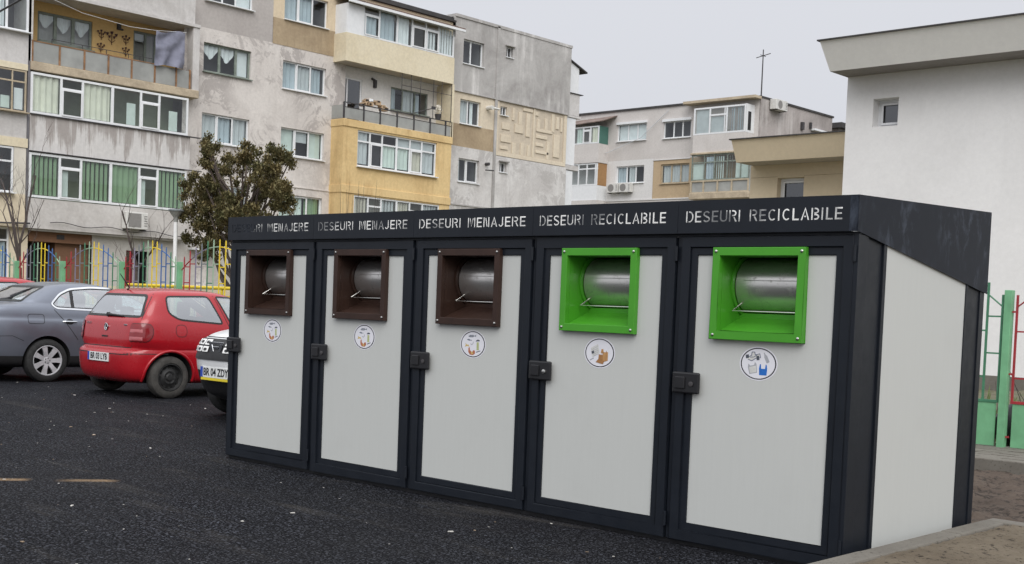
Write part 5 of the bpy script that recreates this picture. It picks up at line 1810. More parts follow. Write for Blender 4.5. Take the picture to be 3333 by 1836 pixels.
# ------------------------------------------------------------------ trees
def leaf_mat(name, a, b_, c_):
    m, n, b = new_mat(name)
    v = pos_node(n)
    f = noise(n, v, 2.6, 3)
    f2 = noise(n, v, 11.0, 2)
    col = mixc(n, ramp(n, f, 0.38, 0.62), a, b_)
    col = mixc(n, ramp(n, f2, 0.5, 0.75), col, c_)
    lk(n, col, b.inputs['Base Color'])
    b.inputs['Roughness'].default_value = 0.8
    b.inputs['Specular IOR Level'].default_value = 0.25
    return m
M['thuja'] = leaf_mat('winter_browned_conifer_spray', (0.092, 0.092, 0.040), (0.150, 0.115, 0.050), (0.22, 0.185, 0.09))
M['bark'] = plain('tree_bark', (0.085, 0.065, 0.055), 0.95, var=0.35, scale=12, bmp=0.5, bscale=40)
M['redbark'] = plain('reddish_painted_bark', (0.17, 0.055, 0.045), 0.9, var=0.35, scale=9)
M['twig'] = plain('dark_twig', (0.075, 0.058, 0.052), 0.9, var=0.3, scale=8)
tr = thing('conifer_tree', 'brownish-green ragged conifer behind the rainbow fence at the left end of the bins', 'tree', (-17.2, 12, 0))
rt = random.Random(11)
trunk = (-17.2, 12.0)
TIPS = [(-18.76, 4.86, 0.16), (-18.75, 4.67, 0.19), (-18.76, 4.47, 0.22), (-18.77, 4.27, 0.26), (-18.66, 4.02, 0.34), (-18.12, 5.2, 0.13), (-18.08, 4.99, 0.16), (-18.0, 4.79, 0.24), (-17.83, 4.58, 0.3), (-17.51, 5.09, 0.14), (-17.55, 4.88, 0.18), (-17.58, 4.69, 0.26), (-16.35, 4.98, 0.15), (-16.29, 4.82, 0.17), (-16.47, 4.7, 0.2), (-16.72, 4.85, 0.15), (-16.71, 4.6, 0.27), (-16.82, 4.41, 0.33), (-15.82, 4.66, 0.15), (-15.78, 4.51, 0.17), (-15.85, 4.32, 0.2), (-15.79, 4.15, 0.22), (-16.01, 4.48, 0.12), (-15.23, 3.9, 0.17), (-15.19, 3.77, 0.22), (-15.43, 3.94, 0.14), (-15.48, 3.7, 0.28), (-15.29, 3.55, 0.26), (-19.7, 3.61, 0.14), (-19.4, 3.62, 0.18), (-19.12, 3.55, 0.24), (-19.21, 4.16, 0.14), (-19.0, 3.95, 0.26), (-17.3, 4.24, 0.42), (-17.88, 4.27, 0.36), (-16.5, 4.16, 0.38), (-18.34, 4.13, 0.38), (-16.92, 3.91, 0.5), (-17.61, 3.86, 0.5), (-16.24, 3.81, 0.42), (-18.25, 3.76, 0.48), (-18.72, 3.7, 0.36), (-15.77, 3.71, 0.34), (-17.21, 3.49, 0.52), (-17.91, 3.43, 0.5), (-16.47, 3.43, 0.48), (-18.49, 3.37, 0.4), (-15.87, 3.37, 0.4), (-18.69, 3.21, 0.26), (-18.55, 3.0, 0.3), (-18.74, 2.8, 0.2), (-18.21, 3.04, 0.42), (-17.69, 3.03, 0.45), (-18.08, 2.71, 0.4), (-18.47, 2.68, 0.3), (-17.07, 3.09, 0.5), (-16.33, 3.08, 0.45), (-17.61, 2.55, 0.4), (-15.74, 3.11, 0.4)]
limb = MB()
limb.tube([(trunk[0], trunk[1], 0), (trunk[0] + .05, trunk[1], 1.2), (trunk[0], trunk[1] + .05, 2.4), (trunk[0] - .1, trunk[1], 3.6)], [0.17, 0.14, 0.11, 0.06], 10)
leaves = MB()
for (x, z, r) in TIPS:
    small = r < .23
    r *= 0.80 if small else 0.72
    yy = 12.0 + rt.uniform(-1.1, 1.1) * (1.0 - abs(x + 17.2) / 3.2)
    bz = max(0.9, z - 1.3 - abs(x - trunk[0]) * .35)
    if r > .2 or z > 4.3:
        limb.tube([(trunk[0], trunk[1], bz), (trunk[0] + (x - trunk[0]) * .6, trunk[1] + (yy - 12) * .6, bz + (z - bz) * .45), (x, yy, z)], [0.045, 0.03, 0.012], 6)
    nsp = int((900 if small else 620) * (r / .35) ** 1.6) + (90 if small else 30)
    subs = [(rt.uniform(-.85, .85), rt.uniform(-.9, .9), rt.uniform(-1, 1)) for _ in range(max(6, int((40 if small else 26) * r)))]
    for k in range(nsp * 2):
        sb_ = rt.choice(subs)
        cx = x + sb_[0] * r + rt.gauss(0, .05)
        cy = yy + sb_[1] * r * 1.2 + rt.gauss(0, .05)
        cz = z + sb_[2] * r + rt.gauss(0, .06)
        a = rt.uniform(0, 2 * PI)
        L = rt.uniform(.03, .075)
        wv = L * rt.uniform(.28, .48)
        up = rt.uniform(.3, 1.5)
        dx, dy = math.cos(a) * L * .8, math.sin(a) * L * .8
        px_, py_ = -math.sin(a) * wv, math.cos(a) * wv
        leaves.poly([(cx, cy, cz), (cx + dx * .5 + px_, cy + dy * .5 + py_, cz + up * L * .5), (cx + dx, cy + dy, cz + up * L), (cx + dx * .5 - px_, cy + dy * .5 - py_, cz + up * L * .45)])
limb.build('trunk', M['bark'], tr, smooth=True)
leaves.build('crown', M['thuja'], tr, merge=False, recalc=False)

def bare_tree(name, label, x, y, stems, mat_low, seed, twig=1.0, depth=4):
    rr = random.Random(seed)
    t = thing(name, label, 'tree', (x, y, 0), 'bare trees behind the rainbow fence')
    tw = MB()
    tk = MB()
    def grow(p, d, L, r, lev):
        n = 4
        pts = [Vector(p)]
        dd = Vector(d).normalized()
        for i in range(n):
            dd = (dd + Vector((rr.gauss(0, .13), rr.gauss(0, .10), rr.gauss(.05, .06)))).normalized()
            pts.append(pts[-1] + dd * L / n)
        rad = [r * (1 - .55 * i / n) for i in range(n + 1)]
        tw.tube(pts, rad, 5 if lev < 2 else 4, 0, cap=False)
        if lev >= depth:
            return
        for k in range(rr.randint(2, 4) if lev else rr.randint(4, 6)):
            i = rr.randint(1, n)
            q = pts[i]
            side = Vector((rr.gauss(0, 1), rr.gauss(0, .6), rr.uniform(.1, .9))).normalized()
            nd = (dd * .75 + side * .75).normalized()
            grow(q, nd, L * rr.uniform(.38, .62), max(.0035, rad[i] * .55), lev + 1)
    base, fork, br = stems
    tk.tube([(x, y, 0), (x + .02, y, fork * .5), (x, y, fork)], [base * 1.25, base, base * .9], 8)
    for (dx, dz, L, r) in br:
        grow((x, y, fork), (dx, rr.uniform(-.15, .15), dz), L, r, 1)
    tk.build('trunk', mat_low, t, smooth=True)
    tw.build('branches', M['twig'], t, merge=False, recalc=False)
bare_tree('bare_tree', 'bare forked tree with a reddish lower trunk in front of the cream ground floor', -25.9, 10.5, (0.085, 1.95, [(-.10, 1, 2.6, .045), (.02, 1, 2.7, .045), (.22, 1, 2.3, .035), (-.5, .8, 1.8, .03), (.5, .6, 1.2, .02)]), M['redbark'], 5)
bare_tree('bare_tree', 'thin bare tree with sparse twigs in front of the wall air conditioner', -19.50, 10.5, (0.05, 1.9, [(-.35, 1, 1.6, .03), (.25, 1, .9, .03), (.55, 1, 1.5, .022), (.9, .45, 1.4, .018), (-.6, .3, .9, .014)]), M['twig'], 9, depth=3)
rr_ = random.Random(4)
mb = MB()
for i in range(16):
    x0 = -15.1 + rr_.uniform(-.55, .55)
    y0_ = 14.0 + rr_.uniform(-.3, .3)
    mb.tube([(x0 * .5 - 15.1 * .5, y0_, 0), (x0, y0_, 2.4), (x0 + rr_.uniform(-.2, .2), y0_, 4.0 + rr_.uniform(-.2, .45))], [.014, .009, .003], 4)
tag(mb.build('bare_shrub', M['twig'], merge=False, recalc=False), 'thin upright bare shoots standing before the yellow balcony stack', 'shrub')
mb = MB()
for i in range(46):
    x0, y0_ = rr_.uniform(3.0, 6.5), rr_.uniform(6.75, 7.4)
    h_ = rr_.uniform(.25, .85)
    mb.tube([(x0, y0_, .1), (x0 + rr_.uniform(-.08, .08), y0_, .1 + h_ * .6), (x0 + rr_.uniform(-.2, .2), y0_ + rr_.uniform(-.1, .1), .1 + h_)], [.005, .004, .002], 4)
tag(mb.build('bare_shrub', M['twig'], merge=False, recalc=False), 'low bare twigs growing just behind the green and red fence panels', 'shrub')
# ------------------------------------------------------------------ cars
def paint(name, col, rough=0.30, coat=0.6, dust=0.25, metal=0.0):
    m, n, b = new_mat(name)
    v = pos_node(n, obj=True)
    f = ramp(n, noise(n, v, 3.0, 6, 0.7), 0.4, 0.75)
    tc = n.nodes.new('ShaderNodeTexCoord')
    c = mixc(n, mth(n, 'MULTIPLY', f, dust), col, tuple(.55 * c_ + .06 for c_ in col))
    lk(n, c, b.inputs['Base Color'])
    lk(n, ramp(n, f, 0, 1, (rough,) * 3 + (1,), (min(1, rough * 1.7),) * 3 + (1,)), b.inputs['Roughness'])
    b.inputs['Coat Weight'].default_value = coat
    b.inputs['Coat Roughness'].default_value = 0.07
    b.inputs['Metallic'].default_value = metal
    return m
M['cred'] = paint('red_car_paint', (0.36, 0.007, 0.014), 0.22, 0.45, 0.06)
M['cgrey'] = paint('metallic_grey_car_paint', (0.19, 0.208, 0.25), 0.36, 0.5, 0.08, 0.65)
M['cwhite'] = paint('white_car_paint', (0.74, 0.75, 0.76), 0.3, 0.5, 0.12)
M['cblack'] = plain('black_car_trim', (0.014, 0.014, 0.015), 0.55)
M['seal'] = plain('window_rubber', (0.012, 0.014, 0.014), 0.5)
M['cabin'] = plain('car_cabin_cloth', (0.15, 0.16, 0.165), 0.9)
M['seat'] = plain('car_seat_cloth', (0.07, 0.078, 0.085), 0.9)
M['well'] = plain('wheel_well', (0.008, 0.008, 0.008), 0.95)
M['alloy'] = plain('silver_alloy', (0.58, 0.58, 0.60), 0.45, 0.4, 0.08)
M['steelrim'] = plain('black_steel_rim', (0.022, 0.022, 0.022), 0.6, 0.2, 0.3)
M['tail'] = plain('red_lamp_glass', (0.20, 0.006, 0.010), 0.15, coat=0.8)
M['taild'] = plain('smoky_lamp_glass', (0.40, 0.10, 0.11), 0.15, coat=0.8)
M['headl'] = plain('clear_lamp_glass', (0.45, 0.46, 0.48), 0.1, 0.4, coat=1.0)
M['plate'] = plain('number_plate_white', (0.72, 0.73, 0.72), 0.4, var=0.04)
M['plateblue'] = plain('number_plate_blue', (0.02, 0.06, 0.36), 0.4)
M['plateyel'] = plain('plate_holder_yellow', (0.72, 0.58, 0.03), 0.45)
M['ink'] = plain('plate_lettering_black', (0.012, 0.012, 0.015), 0.5)

def cr(a, b, c, d, t):
    return 0.5 * ((2 * b) + (-a + c) * t + (2 * a - 5 * b + 4 * c - d) * t * t + (-a + 3 * b - 3 * c + d) * t * t * t)

def spow(c, p):
    return math.copysign(abs(c) ** p, c)

def car_body(sl, sub=4, N=120):
    """stack of plan outlines (z, y rear, y front, half width, rear exponent, front exponent)"""
    rows = []
    for i in range(len(sl) - 1):
        P_ = [sl[max(i - 1, 0)], sl[i], sl[i + 1], sl[min(i + 2, len(sl) - 1)]]
        hard = sl[i + 1][0] - sl[i][0] < 0.03
        for k in range(sub):
            t = k / sub
            row = []
            for j in range(6):
                a, b, c, d = (q[j] for q in P_)
                v = b + (c - b) * t if hard else cr(a, b, c, d, t)
                lo, hi = min(b, c), max(b, c)
                row.append(min(max(v, lo - .01), hi + .01))
            rows.append(row)
    rows.append(list(sl[-1]))
    v, f = [], []
    for (z, yr, yf, hw, nr, nf) in rows:
        yc = yr * .5 + yf * .5
        for k in range(N):
            t = 2 * PI * k / N
            n = nr if math.sin(t) < 0 else nf
            # even spacing round the rounded rectangle
            cx, sy = math.cos(t), math.sin(t)
            x = hw * spow(cx, 2 / n)
            y = yc + (yf - yc if sy > 0 else yc - yr) * spow(sy, 2 / n)
            v.append((x, y, z))
    R = len(rows)
    for i in range(R - 1):
        for k in range(N):
            k2 = (k + 1) % N
            f.append((i * N + k, i * N + k2, (i + 1) * N + k2, (i + 1) * N + k))
    f.append(tuple(range(N))[::-1])
    f.append(tuple((R - 1) * N + k for k in range(N)))
    return v, f

def chaikin(p, it=2, closed=True):
    for _ in range(it):
        q = []
        n = len(p)
        for i in range(n if closed else n - 1):
            a, b = p[i], p[(i + 1) % n]
            q += [(a[0] * .75 + b[0] * .25, a[1] * .75 + b[1] * .25), (a[0] * .25 + b[0] * .75, a[1] * .25 + b[1] * .75)]
        p = q
    return p

def densify(p, step, closed=True):
    o = []
    n = len(p)
    for i in range(n if closed else n - 1):
        a, b = p[i], p[(i + 1) % n]
        L = math.hypot(b[0] - a[0], b[1] - a[1])
        k = max(1, int(L / step))
        for j in range(k):
            o.append((a[0] + (b[0] - a[0]) * j / k, a[1] + (b[1] - a[1]) * j / k))
    if not closed:
        o.append(p[-1])
    return o

def roundpoly(p, r):
    """cut each corner back by r and smooth it"""
    o = []
    n = len(p)
    for i in range(n):
        a, b, c = Vector(p[i - 1]), Vector(p[i]), Vector(p[(i + 1) % n])
        ra = min(r, (a - b).length * .45)
        rc = min(r, (c - b).length * .45)
        s, e_ = b + (a - b).normalized() * ra, b + (c - b).normalized() * rc
        for k in range(5):
            t = k / 4
            q = s * (1 - t) ** 2 + b * 2 * t * (1 - t) + e_ * t * t
            o.append((q.x, q.y))
    return o

def inset(p, d):
    """move a closed outline inwards by d"""
    n = len(p)
    ar = sum(p[i][0] * p[(i + 1) % n][1] - p[(i + 1) % n][0] * p[i][1] for i in range(n))
    s = 1 if ar > 0 else -1
    o = []
    for i in range(n):
        a, b, c = Vector(p[i - 1]), Vector(p[i]), Vector(p[(i + 1) % n])
        n0 = Vector((-(b - a).y, (b - a).x)) * s
        n1 = Vector((-(c - b).y, (c - b).x)) * s
        if n0.length > 1e-9: n0.normalize()
        if n1.length > 1e-9: n1.normalize()
        m_ = n0 + n1
        if m_.length < 1e-6: m_ = n0
        m_.normalize()
        o.append(tuple(b + m_ * d / max(.5, m_.dot(n0))))
    return o

class Car:
    def __init__(s, slices, N=120):
        s.v, s.f = car_body(slices, N=N)
        s.bvh = BVHTree.FromPolygons([Vector(a) for a in s.v], s.f)

    def hit(s, side, u, w, off=0.0):
        """project a drawing on a side of the car on to its skin"""
        if side == 'right': o, d = Vector((3, u, w)), Vector((-1, 0, 0))
        elif side == 'left': o, d = Vector((-3, u, w)), Vector((1, 0, 0))
        elif side == 'rear': o, d = Vector((u, -4, w)), Vector((0, 1, 0))
        elif side == 'front': o, d = Vector((u, 8, w)), Vector((0, -1, 0))
        elif side == 'top': o, d = Vector((u, w, 4)), Vector((0, 0, -1))
        elif side == 'rcorner':               # looking at the right rear corner; u runs round the corner
            q = Vector((.7071, -.7071, 0)); r_ = Vector((.7071, .7071, 0))
            o, d = Vector((s.cx, s.cy, w)) + r_ * u + q * 3, -q
        elif side == 'lcorner':
            q = Vector((-.7071, -.7071, 0)); r_ = Vector((-.7071, .7071, 0))
            o, d = Vector((-s.cx, s.cy, w)) + r_ * u + q * 3, -q
        elif side == 'rfcorner':
            q = Vector((.7071, .7071, 0)); r_ = Vector((.7071, -.7071, 0))
            o, d = Vector((s.cx, s.fy, w)) + r_ * u + q * 3, -q
        elif side == 'lfcorner':
            q = Vector((-.7071, .7071, 0)); r_ = Vector((-.7071, -.7071, 0))
            o, d = Vector((-s.cx, s.fy, w)) + r_ * u + q * 3, -q
        loc, nor, i, dist = s.bvh.ray_cast(o, d)
        if loc is None:
            loc, nor, i, dist = s.bvh.find_nearest(o + d * 3.0)
        if nor.dot(d) > 0:
            nor = -nor
        return loc + nor * off

    def skin(s, mb, side, poly, off, m=0, rings=(1.0, .75, .5, .25)):
        poly = densify(poly, 0.05)
        cx = sum(p[0] for p in poly) / len(poly)
        cy = sum(p[1] for p in poly) / len(poly)
        base = len(mb.v)
        n = len(poly)
        for q in rings:
            for p in poly:
                mb.v.append(tuple(s.hit(side, cx + (p[0] - cx) * q, cy + (p[1] - cy) * q, off)))
        mb.v.append(tuple(s.hit(side, cx, cy, off)))
        for r in range(len(rings) - 1):
            for k in range(n):
                k2 = (k + 1) % n
                mb.f.append((base + r * n + k, base + r * n + k2, base + (r + 1) * n + k2, base + (r + 1) * n + k))
                mb.m.append(m)
        c = base + len(rings) * n
        for k in range(n):
            mb.f.append((base + (len(rings) - 1) * n + k, base + (len(rings) - 1) * n + (k + 1) % n, c))
            mb.m.append(m)

    def band(s, mb, side, outer, inner, off, m=0):
        n = len(outer)
        base = len(mb.v)
        for p in list(outer) + list(inner):
            mb.v.append(tuple(s.hit(side, p[0], p[1], off)))
        for k in range(n):
            k2 = (k + 1) % n
            mb.f.append((base + k, base + k2, base + n + k2, base + n + k))
            mb.m.append(m)

    def line(s, mb, side, pts, w=0.009, off=0.0015, m=0, closed=False):
        pts = densify(pts, 0.05, closed)
        base = len(mb.v)
        n = len(pts)
        for i, p in enumerate(pts):
            a, b = Vector(pts[(i - 1) % n if closed else max(i - 1, 0)]), Vector(pts[(i + 1) % n if closed else min(i + 1, n - 1)])
            d = (b - a)
            if d.length < 1e-9: d = Vector((1, 0))
            d.normalize()
            nn = Vector((-d.y, d.x)) * w / 2
            mb.v.append(tuple(s.hit(side, p[0] + nn.x, p[1] + nn.y, off)))
            mb.v.append(tuple(s.hit(side, p[0] - nn.x, p[1] - nn.y, off)))
        for i in range(n if closed else n - 1):
            j = (i + 1) % n
            mb.f.append((base + 2 * i, base + 2 * i + 1, base + 2 * j + 1, base + 2 * j))
            mb.m.append(m)

    def make_body(s, parent, mats, wells, tunnels, zblack=None, name='body'):
        """skin with wheel wells and see-through window openings cut out"""
        mb = MB()
        mb.v = list(s.v)
        mb.f = list(s.f)
        for f in s.f:
            zc = sum(s.v[i][2] for i in f) / len(f)
            mb.m.append(1 if (zblack and zc < zblack) else 0)
        o = mb.build(name, mats + [M['well'], M['cabin']], parent, merge=True)
        nb = len(mats)
        ct = MB()
        for (y, z, r, hw) in wells:
            for sx_ in (-1, 1):
                A4 = Matrix.Translation((sx_ * (hw + .3), y, z)) @ Matrix.Rotation(-sx_ * PI / 2, 4, 'Y')
                ct.lathe([(0, 0), (r, 0), (r, .56), (0, .56)], A4, 40, nb)
        a = ct.build('cutter_tmp', mats + [M['well'], M['cabin']], None)
        cut = [a]
        for (axis, poly, a0, a1) in tunnels:
            t = MB()
            n = len(poly)
            if axis == 'x':
                A = [(a0, p[0], p[1]) for p in poly]; B_ = [(a1, p[0], p[1]) for p in poly]
            else:
                A = [(p[0], a0, p[1]) for p in poly]; B_ = [(p[0], a1, p[1]) for p in poly]
            t.v = A + B_
            for k in range(n):
                t.f.append((k, (k + 1) % n, n + (k + 1) % n, n + k)); t.m.append(nb + 1)
            t.f.append(tuple(range(n))); t.m.append(nb + 1)
            t.f.append(tuple(range(n, 2 * n))); t.m.append(nb + 1)
            cut.append(t.build('cutter_tmp', mats + [M['well'], M['cabin']], None))
        def volume(me_):
            bm_ = bmesh.new()
            bm_.from_mesh(me_)
            q_ = bm_.calc_volume(signed=True)
            bm_.free()
            return q_
        for c_ in [o] + cut:                      # triangles keep the solver sure-footed
            bm_ = bmesh.new()
            bm_.from_mesh(c_.data)
            bmesh.ops.triangulate(bm_, faces=bm_.faces)
            bmesh.ops.dissolve_degenerate(bm_, edges=bm_.edges, dist=1e-5)
            bm_.to_mesh(c_.data)
            bm_.free()
        for c_ in cut[1:] + cut[:1]:
            md = o.modifiers.new('cut', 'BOOLEAN')
            md.object = c_
            md.operation = 'DIFFERENCE'
            v0 = volume(o.data)
            for solver, selfx, dz in (('EXACT', False, 0), ('EXACT', False, .0013), ('EXACT', True, .0013), ('FAST', False, 0), ('FAST', False, .0021)):
                md.solver = solver
                md.use_self = selfx
                c_.location = (dz * .37, dz * .7, dz)
                bpy.context.view_layer.update()
                me = bpy.data.meshes.new_from_object(o.evaluated_get(bpy.context.evaluated_depsgraph_get()))
                v1 = volume(me)
                if len(me.vertices) > 1000 and .55 * v0 < v1 < v0 - .02:
                    o.data = me
                    break
                print('boolean retry', name, c_.name, solver, selfx, round(v0, 3), round(v1, 3))
            o.modifiers.clear()
        me = o.data
        for c_ in cut:
            bpy.data.objects.remove(c_)
        me.polygons.foreach_set('use_smooth', [True] * len(me.polygons))
        me.set_sharp_from_angle(angle=math.radians(32))
        return o

def wheel(parent, x, y, r, w, kind, s=1):
    """tyre and rim; s = +1 right side, -1 left side"""
    t = MB()
    A4 = Matrix.Translation((x, y, r)) @ Matrix.Rotation(s * PI / 2, 4, 'Y')
    ri = r * (.66 if kind == 'steel' else .70)
    t.lathe([(ri, -w), (r * .9, -w), (r * .975, -w * .9), (r, -w * .72), (r, -w * .28), (r * .975, -w * .1), (r * .90, -.004), (r * .80, .004), (ri * 1.03, 0), (ri, -.012), (ri, -w)], A4, 48)
    tyre = t.build('wheel', M['rubber_dirty'] if kind == 'steel' else M['rubber'], parent, smooth=True)
    q = MB()
    if kind == 'steel':
        q.lathe([(ri, -.035), (ri * .985, -.006), (ri * .93, -.004), (ri * .88, -.03), (ri * .80, -.055), (ri * .62, -.040), (ri * .45, -.022), (ri * .30, -.030), (ri * .22, -.012), (0, -.008)], A4, 40)
        for k in range(12):
            a = 2 * PI * k / 12
            c = A4 @ Vector((ri * .72 * math.cos(a), ri * .72 * math.sin(a), -.043))
            n_ = 8
            q.poly([tuple(A4 @ Vector((ri * .72 * math.cos(a) + .022 * math.cos(2 * PI * i / n_), ri * .72 * math.sin(a) + .022 * math.sin(2 * PI * i / n_), -.0425))) for i in range(n_)], 1)
        for k in range(5):
            a = 2 * PI * k / 5
            n_ = 6
            q.poly([tuple(A4 @ Vector((ri * .38 * math.cos(a) + .012 * math.cos(2 * PI * i / n_), ri * .38 * math.sin(a) + .012 * math.sin(2 * PI * i / n_), -.018))) for i in range(n_)], 1)
        q.build('rim', [M['steelrim'], M['well']], tyre, smooth=True, merge=False)
    else:
        q.lathe([(ri, -.05), (ri, -.002), (ri * .955, .0), (ri * .92, -.02), (ri * .90, -.09), (0, -.10)], A4, 48, [0, 0, 0, 1, 1])
        q.lathe([(ri * .27, -.09), (ri * .27, -.022), (ri * .20, -.014), (0, -.012)], A4, 24)
        for k in range(7):
            a = 2 * PI * k / 7 + PI / 2 + .0
            pts = []
            for (rr, hwid, hz) in ((ri * .22, .030, -.016), (ri * .6, .030, -.008), (ri * .95, .041, -.008)):
                for e_ in (-1, 1):
                    pts.append(A4 @ Vector((rr * math.cos(a) - e_ * hwid * math.sin(a), rr * math.sin(a) + e_ * hwid * math.cos(a), hz)))
            q.poly([pts[0], pts[1], pts[3], pts[2]])
            q.poly([pts[2], pts[3], pts[5], pts[4]])
            low = [A4 @ (A4.inverted() @ p - Vector((0, 0, .03))) for p in pts]
            for (i, j) in ((0, 2), (2, 4), (1, 3), (3, 5)):
                q.poly([pts[i], pts[j], low[j], low[i]])
        for k in range(5):
            a = 2 * PI * k / 5 + .3
            n_ = 6
            q.poly([tuple(A4 @ Vector((ri * .17 * math.cos(a) + .009 * math.cos(2 * PI * i / n_), ri * .17 * math.sin(a) + .009 * math.sin(2 * PI * i / n_), -.011))) for i in range(n_)], 1)
        q.build('rim', [M['alloy'], M['well']], tyre, merge=False)
    return tyre

def text_mesh(txt, size, name, mat, parent, M4, sx=1.0):
    cu = bpy.data.curves.new('txt', 'FONT')
    cu.body = txt
    cu.size = size
    cu.align_x = 'CENTER'
    cu.align_y = 'CENTER'
    cu.extrude = 0.001
    cu.offset = size * 0.02
    ob = bpy.data.objects.new('txt_tmp', cu)
    C.objects.link(ob)
    bpy.context.view_layer.update()
    me = bpy.data.meshes.new_from_object(ob.evaluated_get(bpy.context.evaluated_depsgraph_get()))
    bpy.data.objects.remove(ob)
    me.transform(M4 @ Matrix.Diagonal((sx, 1, 1, 1)))
    me.materials.clear()
    me.materials.append(mat)
    o = bpy.data.objects.new(name, me)
    C.objects.link(o)
    o.parent = parent
    ORG[o] = Vector((0, 0, 0))
    return o

def number_plate(parent, txt, x, y, z, facing, yellow=False):
    """52 x 11 cm plate; facing -1 = rear of the car, +1 = front"""
    mb = MB()
    f = facing
    y1 = y + f * .012
    mb.box(x - .26, x + .26, min(y, y1), max(y, y1), z - .056, z + .056, 0)
    bx = -.26 if f < 0 else .215
    mb.box(x + bx, x + bx + .045, min(y1, y1 + f * .0015), max(y1, y1 + f * .0015), z - .055, z + .055, 1)
    if yellow:
        mb.box(x - .25, x + .25, min(y, y1), max(y, y1), z - .085, z - .058, 2)
    p = mb.build('number_plate', [M['plate'], M['plateblue'], M['plateyel']], parent)
    if f < 0:
        R = Matrix.Translation((x + .022, y1 - .0015, z)) @ Matrix.Rotation(PI / 2, 4, 'X')
    else:
        R = Matrix.Translation((x - .022, y1 + .0015, z)) @ Matrix.Rotation(PI, 4, 'Z') @ Matrix.Rotation(PI / 2, 4, 'X')
    text_mesh(txt, .112, 'plate_lettering', M['ink'], p, R, 0.86)
    return p

def seats(parent, xs, ys, z0, z1, w=.40):
    for y in ys:
        for x in xs:
            mb = MB()
            mb.hexa([(x - w / 2, y - .06, z0), (x + w / 2, y - .06, z0), (x + w / 2, y + .10, z0), (x - w / 2, y + .10, z0), (x - w * .38, y - .15, z1 - .16), (x + w * .38, y - .15, z1 - .16), (x + w * .38, y - .03, z1 - .16), (x - w * .38, y - .03, z1 - .16)])
            mb.box(x - .12, x + .12, y - .17, y - .07, z1 - .17, z1 + .03)
            mb.build('seat', M['seat'], parent, bevel=0.035, smooth=True)

def tun(raw, d, r):
    return roundpoly(inset(raw, d), r)

def glazing(car, parent, side, poly, name, border=.022, rub=None, off=.003):
    p = densify(poly, 0.05)
    mb = MB()
    car.band(mb, side, p, inset(p, border), off, 0)
    i0 = inset(p, border * .8)
    car.skin(mb, side, i0, off - .0015, 1)
    return mb.build(name, [rub or M['seal'], M['carglass']], parent, smooth=True, merge=False, recalc=False, angle=60)

